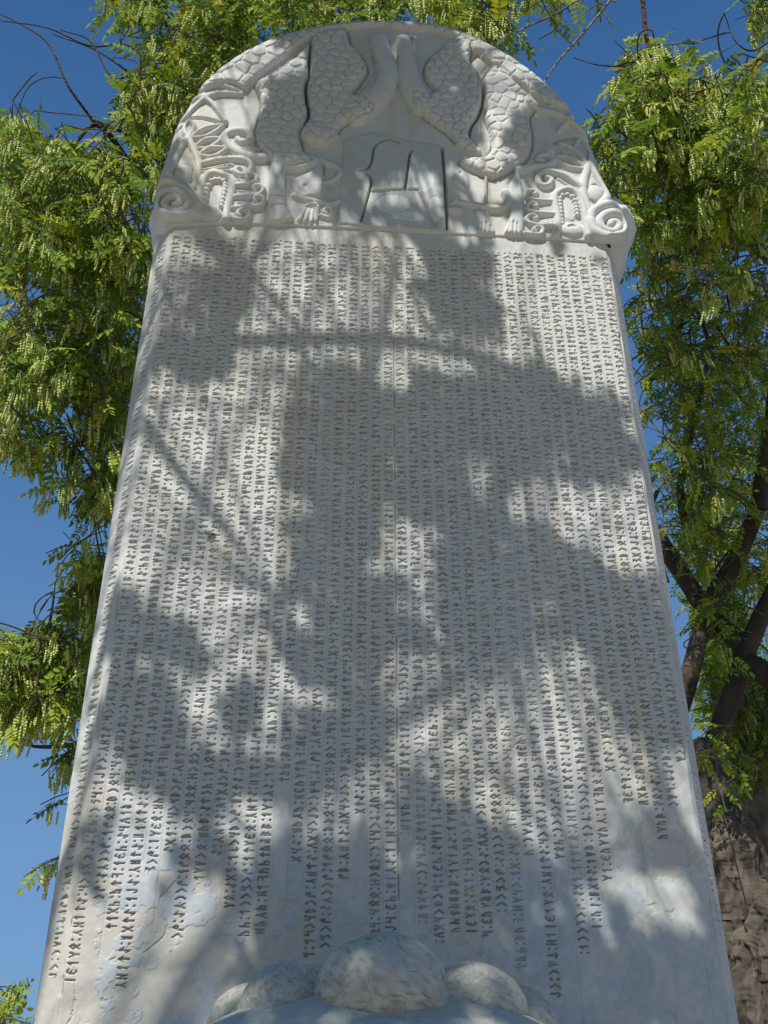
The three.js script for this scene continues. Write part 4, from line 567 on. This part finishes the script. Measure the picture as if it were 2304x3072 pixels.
const T2 = tree('pagoda_tree', 'old pollarded pagoda tree with a thick gnarled stump and forking limbs right of the stele', TREES, {
  trunks: [
    [[[1690, 2700, -2.7], [1682, 2300, -2.7], [1676, 2120, -2.7], [1664, 1980, -2.7], [1640, 1880, -2.7]], [.30, .26, .22, .18, .10], [.055, .044, .032], .16], [[[1616, 2700, -2.55], [1606, 2350, -2.55], [1614, 2150, -2.57], [1600, 1985, -2.6], [1606, 1920, -2.6]], [.13, .105, .09, .07, .04], [.065, .051, .036], .2], [[[1655, 2700, -2.4], [1640, 2380, -2.42], [1632, 2180, -2.46], [1648, 1985, -2.5], [1652, 1900, -2.55]], [.11, .09, .07, .055, .03], [.075, .06, .043], .2], [[[1590, 2700, -2.7], [1592, 2300, -2.7], [1582, 2080, -2.7], [1590, 1960, -2.7]], [.12, .10, .08, .05], [.06, .048, .035], .18],
    [[[1600, 2000, -2.65], [1590, 1900, -2.65], [1582, 1830, -2.65], [1592, 1770, -2.65], [1597, 1742, -2.65]], [.15, .13, .12, .065, .04], [.085, .065, .048], .15],
    [[[1575, 1960, -2.75], [1560, 1800, -2.75], [1545, 1700, -2.75], [1530, 1600, -2.75]], [.10, .085, .075, .06], [.05, .042, .035], .08],
  ],
  limbs: [
    [[[1548, 1760, -2.75], [1515, 1690, -2.75], [1542, 1610, -2.72], [1578, 1510, -2.7], [1608, 1420, -2.68], [1640, 1340, -2.66], [1680, 1260, -2.64]], .062, .05],
    [[[1450, 1570, -2.8], [1472, 1520, -2.78], [1500, 1420, -2.73], [1532, 1300, -2.7], [1575, 1235, -2.66], [1610, 1165, -2.62], [1635, 1100, -2.58], [1650, 1020, -2.55], [1668, 960, -2.5]], .056, .046],
    [[[1400, 1130, -2.75], [1440, 1190, -2.75], [1480, 1250, -2.75], [1515, 1305, -2.74], [1560, 1350, -2.72], [1605, 1400, -2.7]], .05, .055],
    [[[1720, 1520, -2.5], [1650, 1450, -2.6], [1606, 1420, -2.69], [1600, 1400, -2.72]], .07, .035], [[[1640, 1100, -2.5], [1665, 900, -2.3], [1700, 700, -2.1]], .05, .03],
    [[[1390, 840, -2.4], [1440, 770, -2.2], [1470, 700, -2.1], [1480, 640, -2.0]], .022, .012], [[[1490, 1160, -2.6], [1470, 1060, -2.5], [1500, 900, -2.3], [1530, 740, -2.2], [1490, 640, -2.1]], .03, .008],
    [[[1720, 620, -1.6], [1659, 560, -1.6], [1590, 500, -1.6], [1480, 430, -1.6], [1420, 400, -1.55], [1350, 350, -1.5], [1270, 330, -1.5]], .03, .006, TWIG], [[[1470, 425, -1.6], [1400, 400, -1.6], [1330, 440, -1.7], [1270, 470, -1.8]], .013, .004, TWIG],
    [[[1659, 400, -1.5], [1590, 380, -1.5], [1480, 385, -1.5], [1430, 430, -1.55]], .012, .006, TWIG], [[[1659, 430, -1.5], [1560, 390, -1.5], [1400, 400, -1.5], [1350, 420, -1.5]], .010, .004, TWIG],
    [[[1380, -80, -.9], [1388, 0, -.95], [1400, 100, -1.0], [1440, 220, -1.1], [1460, 300, -1.2], [1475, 400, -1.4]], .014, .008, [.09, .05, .035]], [[[1400, 100, -1.0], [1360, 140, -1], [1290, 140, -1], [1240, 125, -1]], .005, .002],
    [[[1350, -40, -.9], [1270, 60, -.95], [1200, 140, -1.0], [1150, 225, -1.0]], .007, .004, TWIG], [[[1280, -20, -.8], [1200, 30, -.85], [1110, 75, -.9], [1080, 130, -.9]], .006, .003, TWIG], [[[1180, 20, -.8], [1200, 60, -.8], [1165, 85, -.8]], .003, .002], [[[1240, 100, -.9], [1200, 60, -.9], [1190, 20, -.9]], .003, .002],
    [[[1700, 60, -1], [1620, 110, -1], [1590, 90, -1], [1565, 30, -1]], .006, .002], [[[1680, 140, -1], [1600, 115, -1]], .006, .003], [[[1659, 620, -1.5], [1560, 600, -1.6], [1480, 640, -1.7], [1380, 650, -1.8]], .008, .005, TWIG],
    [[[1500, 1290, -2.7], [1640, 1100, -2.6]], .008, .004], [[[1600, 1620, -2.6], [1640, 1640, -2.6]], .01, .006], [[[1545, 700, -1.9], [1600, 780, -2], [1570, 640, -1.9]], .008, .006],
    [[[1400, 590, -2], [1440, 480, -1.9], [1455, 400, -1.8], [1470, 640, -2]], .006, .003, TWIG], [[[1360, 900, -2], [1470, 850, -2], [1560, 800, -2], [1659, 790, -2]], .008, .006, TWIG], [[[1440, 1260, -2.6], [1400, 1120, -2.5], [1420, 1060, -2.4]], .02, .012],
  ],
  crown: [
    [[[1300, 75], [1345, 70], [1420, 40], [1520, 60], [1600, 110], [1659, 150], [1659, 330], [1400, 330], [1290, 250], [1320, 150]], 118, 7, 2.6, -.8, -1.9, .02], [[[1210, 190], [1290, 230], [1380, 330], [1659, 320], [1659, 500], [1400, 500], [1310, 400], [1270, 260]], 150, 7, 3.0, -1.1, -2.2, .02],
    [[[1310, 420], [1659, 480], [1659, 640], [1420, 640], [1370, 540], [1340, 480]], 50, 6, 1.0, -1.3, -2.4, .03], [[[1365, 560], [1420, 540], [1500, 640], [1659, 600], [1659, 760], [1480, 800], [1365, 760], [1355, 640]], 74, 7, .7, -1.5, -2.6, .03],
    [[[1375, 740], [1640, 740], [1659, 900], [1580, 950], [1500, 1000], [1420, 1000], [1400, 900]], 72, 7, .8, -1.6, -2.7, .02], [[[1410, 960], [1600, 900], [1640, 1000], [1600, 1080], [1540, 1130], [1470, 1080], [1425, 1080]], 40, 7, .8, -1.8, -2.8, .01],
    [[[1430, 1060], [1500, 1060], [1560, 1120], [1530, 1230], [1470, 1200], [1440, 1160]], 28, 7, .1, -2.2, -3.2], [[[1480, 1290], [1560, 1260], [1659, 1180], [1640, 1250], [1560, 1320], [1560, 1420], [1510, 1460], [1490, 1400]], 34, 6, .3, -2.3, -3.4],
    [[[1490, 1400], [1600, 1300], [1640, 1560], [1580, 1700], [1520, 1600]], 120, 7, .3, -3.0, -4.2], [[[1620, 1480], [1659, 1460], [1659, 1700], [1600, 1700]], 60, 6, .8, -3, -4.2], [[[1540, 1620], [1650, 1600], [1650, 1920], [1600, 1840], [1560, 1740]], 90, 6, .2, -3.2, -4.4], [[[1440, 1150], [1560, 1100], [1570, 1330], [1510, 1440], [1470, 1300]], 34, 6, .1, -3.1, -4.2], [[[1590, 800], [1700, 800], [1700, 1250], [1600, 1250]], 36, 6, .4, -2.4, -3.4], [[[1480, 1000], [1659, 950], [1659, 1400], [1600, 1500], [1500, 1420]], 70, 6, .2, -3.4, -4.6], [[[1620, 0], [1680, -20], [1680, 40], [1635, 30]], 8, 5, 3, -1, -1.4], [[[1500, 580], [1600, 560], [1600, 640], [1480, 620]], 3, 4, 1, -1.2, -1.5, .7],
    [[[1530, 1560], [1560, 1560], [1560, 1720], [1545, 1720]], 6, 5, 0, -2.3, -2.5],
  ],
});
const T3 = tree('pagoda_tree', 'slender pale trunk at the right edge with sprays reaching over the top of the arch', TREES, {
  trunks: [[[[1690, 2700, -3.2], [1672, 2000, -3.2], [1660, 1860, -3.2], [1668, 1700, -3.2], [1690, 1560, -3.15], [1740, 1300, -3.1], [1860, 900, -2.6], [1900, 200, -1.2], [1600, -400, -.6]], [.15, .13, .12, .11, .10, .09, .08, .06, .05], [.20, .155, .10], .05]],
  limbs: [[[[1640, 1960, -3.1], [1610, 1870, -3.05], [1575, 1920, -3.0]], .04, .03], [[[1600, -400, -.6], [1250, -180, -.6], [1000, -100, -.6], [850, -60, -.6]], .03, .01], [[[1250, -180, -.6], [1120, -60, -.65], [1090, 40, -.7]], .01, .003]],
  crown: [[[[820, -40], [1130, -40], [1120, 30], [1060, 40], [1040, 80], [1000, 50], [940, 40], [900, 30], [830, 40]], 42, 5, 2.2, -.6, -1.3], [[[1020, 20], [1110, 20], [1100, 75], [1060, 90]], 6, 4, 4, -.7, -1.1], [[[560, -40], [840, -40], [830, 36], [720, 46], [600, 60]], 46, 7, 1.0, -.7, -1.6], [[[1100, -30], [1330, -40], [1300, 10], [1180, 20]], 10, 3, 1, -.6, -1.1]],
});
// ---------------------------------------------------------------- the tree that stands in front, out of the picture, and dapples the stele
{
  const t = thing('shade_tree', 'leafy tree out of the picture in front of the stele, dappling it with shade', 'tree');
  const k1 = (x, y, a, b) => [(300 + x / .976) * .72, (650 + y / .976) * .72, a * .738, b * .738], k2 = (x, y, a, b) => [(200 + x / .873) * .72, (1400 + y / .873) * .72, a * .825, b * .825], k3 = (x, y, a, b) => [x, 1564 + y, a, b];
  const set = (f, s) => s.trim().split(/\s+/).map((q) => f(...q.split(',').map(Number)));
  // where the stele lies in shade and where the sun comes through, measured on its face: x, y, half width, half height
  const dark = [
    ...set(k1, '380,150,50,40 430,175,40,36 330,230,80,56 380,270,50,36 310,400,100,46 290,460,60,36 430,350,100,18 960,90,30,60 980,200,50,60 1040,130,40,60 1100,130,56,46 1030,280,56,40 1150,290,40,56 1330,95,50,18 1430,130,50,18 760,440,50,36 700,520,80,60 620,600,70,80 560,700,56,110 760,560,110,80 790,650,90,90 700,700,110,50 850,600,70,90 950,480,40,36 1020,520,80,56 1070,600,80,90 1150,560,70,56 1230,640,80,76 1300,560,90,76 1400,520,80,56 1480,620,90,56 1500,700,80,56 1400,740,80,56 760,750,70,56 960,700,56,90 1000,780,80,56'),
    ...set(k2, '200,420,100,40 300,440,60,40 150,340,50,60 150,620,80,60 220,590,80,36 350,520,40,20 470,620,86,56 530,450,36,50 730,100,60,76 620,150,28,50 750,340,60,86 700,420,60,90 760,470,96,56 620,540,46,20 760,600,40,90 640,720,86,66 790,720,46,56 800,210,46,30 880,100,36,50 1050,250,60,56 1020,320,76,56 1060,440,56,50 1150,380,76,56 1200,300,56,56 1150,120,56,56 1230,200,56,40 1330,300,50,96 1400,360,76,76 1480,420,76,90 1550,480,66,90 1500,560,76,76 1560,650,76,56 1440,640,50,46 910,460,50,50 910,620,26,26 1000,100,50,50 420,120,40,50'),
    ...set(k3, '380,110,50,56 470,110,56,40 560,90,36,46 620,130,40,56 660,290,56,66 600,330,40,46 470,280,40,50 340,400,36,36 180,250,56,56 900,130,18,26 1000,270,56,86 890,210,26,36 1400,300,40,90 1480,300,56,46 1100,280,36,56 1340,540,240,110 1480,560,120,80 760,400,60,76 960,480,80,40 640,430,80,60 840,420,120,90 1000,560,200,90 700,560,160,70'),
    ...set((...a) => a, '822,95,22,38 745,160,56,56 870,180,56,36 960,160,50,26 700,220,56,36 600,262,40,56 620,312,56,36 800,290,66,46 832,342,36,36 760,380,40,50 850,480,60,26 962,258,56,46 1000,200,36,36 640,120,40,20 1180,330,60,40 1200,240,40,30'),
  ], light = [
    ...set(k1, '250,60,50,40 230,150,40,40 560,170,76,110 640,140,56,120 700,90,96,56 860,100,56,56 870,260,38,110 880,430,56,86 1250,150,56,76 1380,200,56,56 1450,280,56,110 450,510,56,180 400,620,56,96 350,700,96,96 180,700,56,76 510,600,36,86 640,720,36,26 850,710,26,36 1110,740,36,50 1560,600,36,26 1360,700,26,18 250,560,60,60 720,400,120,20'),
    ...set(k2, '270,150,80,96 350,280,56,110 480,180,56,56 570,100,56,30 590,380,40,28 440,470,46,56 330,590,56,36 550,560,28,56 530,730,56,46 860,170,36,56 790,250,26,18 950,330,36,56 880,520,56,56 1200,550,110,110 1230,680,120,86 1080,580,46,76 980,620,56,76 950,740,76,36 1270,70,46,36 1380,130,28,36 1270,400,36,56 1440,210,36,36 230,220,60,50'),
    ...set(k3, '1220,80,96,96 1140,120,56,56 1250,240,36,56 1330,240,36,96 1440,380,46,76 820,130,56,56 700,180,36,56 550,200,56,56 300,380,36,46 440,560,60,76 350,530,56,46 240,590,76,36 400,450,46,36 520,420,26,26 110,560,36,56'),
    ...set((...a) => a, '480,350,90,140 420,160,90,60 560,180,50,60 1120,200,60,70 1260,420,70,70 840,330,24,24 820,430,40,30 880,420,40,30 1080,300,30,60 660,160,30,30 930,200,30,20 640,420,40,50 540,420,70,70 850,130,20,30 1050,130,40,30'),
  ];
  const shade = (x, y) => {
    const [a, b] = toPhoto(x, y, .01), u = a * .72, v = b * .72; let s = v > 480 ? -.13 : .34;
    for (const [p, q, r, h] of dark) { const d = ((u - p) / r) ** 2 + ((v - q) / h) ** 2; if (d < 9) s += .8 * Math.exp(-.8 * d); }
    for (const [p, q, r, h] of light) { const d = ((u - p) / r) ** 2 + ((v - q) / h) ** 2; if (d < 9) s -= 1.15 * Math.exp(-.75 * d); }
    return s + (y > EYE + 1.95 ? 1.5 : .85) * (fbm(x * 17, y * 13, 4, 2) - .5);
  };
  const p = [], ix = []; leafletInto(p, ix, V(), V(0, 1, 0), V(0, 0, 1), .044, .023);
  const g = new THREE.BufferGeometry(); g.setAttribute('position', new THREE.Float32BufferAttribute(p, 3)); g.setIndex(ix); g.computeVertexNormals();
  const ms = [], twigs = [];
  for (let n = 0; n < 7600; n++) {                       // pinnate leaves; leaflets grow only where the crown is closed
    const x = rr(-1.05, 1.05), y = EYE + rr(-1.1, 3.1), inFace = Math.abs(x) < .74 && y < EYE + 2.9 && y > EYE + .05; if (!inFace && y > EYE + .05 && fbm(x * 3, y * 3, 8, 2) < .45) continue;
    if (inFace && ss(-.2, .34, shade(x, y)) < rnd()) continue;
    if (y < EYE + .05 && rnd() < .62) continue;
    const s = y < EYE + .05 ? rr(4.6, 5.4) : y > EYE + 1.9 ? rr(1.6, 2.5) : rr(2.1, 3.1), o = V(x, y, 0).addScaledVector(SUN, s), d = V(rr(-1, 1), rr(-1, .2), rr(-1, 1)).normalize(), up = SUN.clone().add(V(rr(-.6, .6), rr(-.6, .6), rr(-.6, .6)));
    const side = V().crossVectors(d, up).normalize(); let grown = 0;
    for (let k = 0; k < 9; k++) {
      const q = o.clone().addScaledVector(d, .016 * k), e = (k & 1 ? 1 : -1), ld = d.clone().multiplyScalar(.6).addScaledVector(side, e).normalize(), c = q.clone().addScaledVector(ld, .022), f = c.clone().addScaledVector(SUN, -c.z / SUN.z);
      if (Math.abs(f.x) < .74 && f.y < EYE + 2.9 && f.y > EYE + .05 && ss(-.18, .34, shade(f.x, f.y)) < rnd()) continue;
      const m = basis(ld, up); m.scale(V(1, 1, 1).multiplyScalar(rr(.85, 1.2))); m.setPosition(q); ms.push(m); grown++;
    }
    if (grown > 5 && rnd() < .12) twigs.push(o);
  }
  const inst = new THREE.InstancedMesh(g, LEAFM[1], ms.length); ms.forEach((m, i) => inst.setMatrixAt(i, m)); inst.name = 'foliage'; inst.userData.kind = 'stuff'; inst.castShadow = true; t.add(inst);
  console.log('shade leaflets', ms.length);
  // trunk and limbs; the long curved bough whose shadow crosses the face
  const foot = V(-3.4, 0, 4.2), fork = V(-3.0, 5.0, 3.6);
  mesh('trunk', limb([foot, V(-3.3, 1.5, 4.1), V(-3.2, 3.2, 3.9), fork], [.3, .22, .19, .15], BARK, .08, 20, 8), barkMat, t);
  const arc = [[250, 800], [330, 762], [440, 745], [560, 738], [700, 733], [860, 737], [1000, 765], [1100, 795], [1190, 835], [1290, 880]].map(([x, y]) => at(x, y, 0).addScaledVector(SUN, 2.2));
  mesh('branch', limb([fork, fork.clone().lerp(arc[0], .5).add(V(0, .3, 0)), ...arc], [.07, .05, .028, .024, .020, .018, .017, .016, .014, .013, .012, .010], BARK, .05, 8, 5), barkMat, t);
  const tw = [];
  for (const [x, y] of [[520, 600], [800, 900], [1100, 1000], [600, 1300], [1150, 1350], [760, 1600], [1250, 1900], [700, 1950], [760, 200], [980, 220]]) { const e = at(x, y, 0).addScaledVector(SUN, rr(2.6, 3.2)); mesh('branch', limb([fork, fork.clone().lerp(e, .55).add(V(rr(-.2, .2), .5, 0)), e], [.03, .010, .005], BARK, .05, 8, 8), barkMat, t); for (const o of twigs) if (o.distanceTo(e) < .8) tw.push(new THREE.TubeGeometry(new THREE.LineCurve3(e, o), 2, .003, 4)); }
  if (tw.length) mesh('twig', tint(merged(tw), .12, .1, .07), barkMat, t).userData.kind = 'stuff';
}

renderer.render(scene, camera);
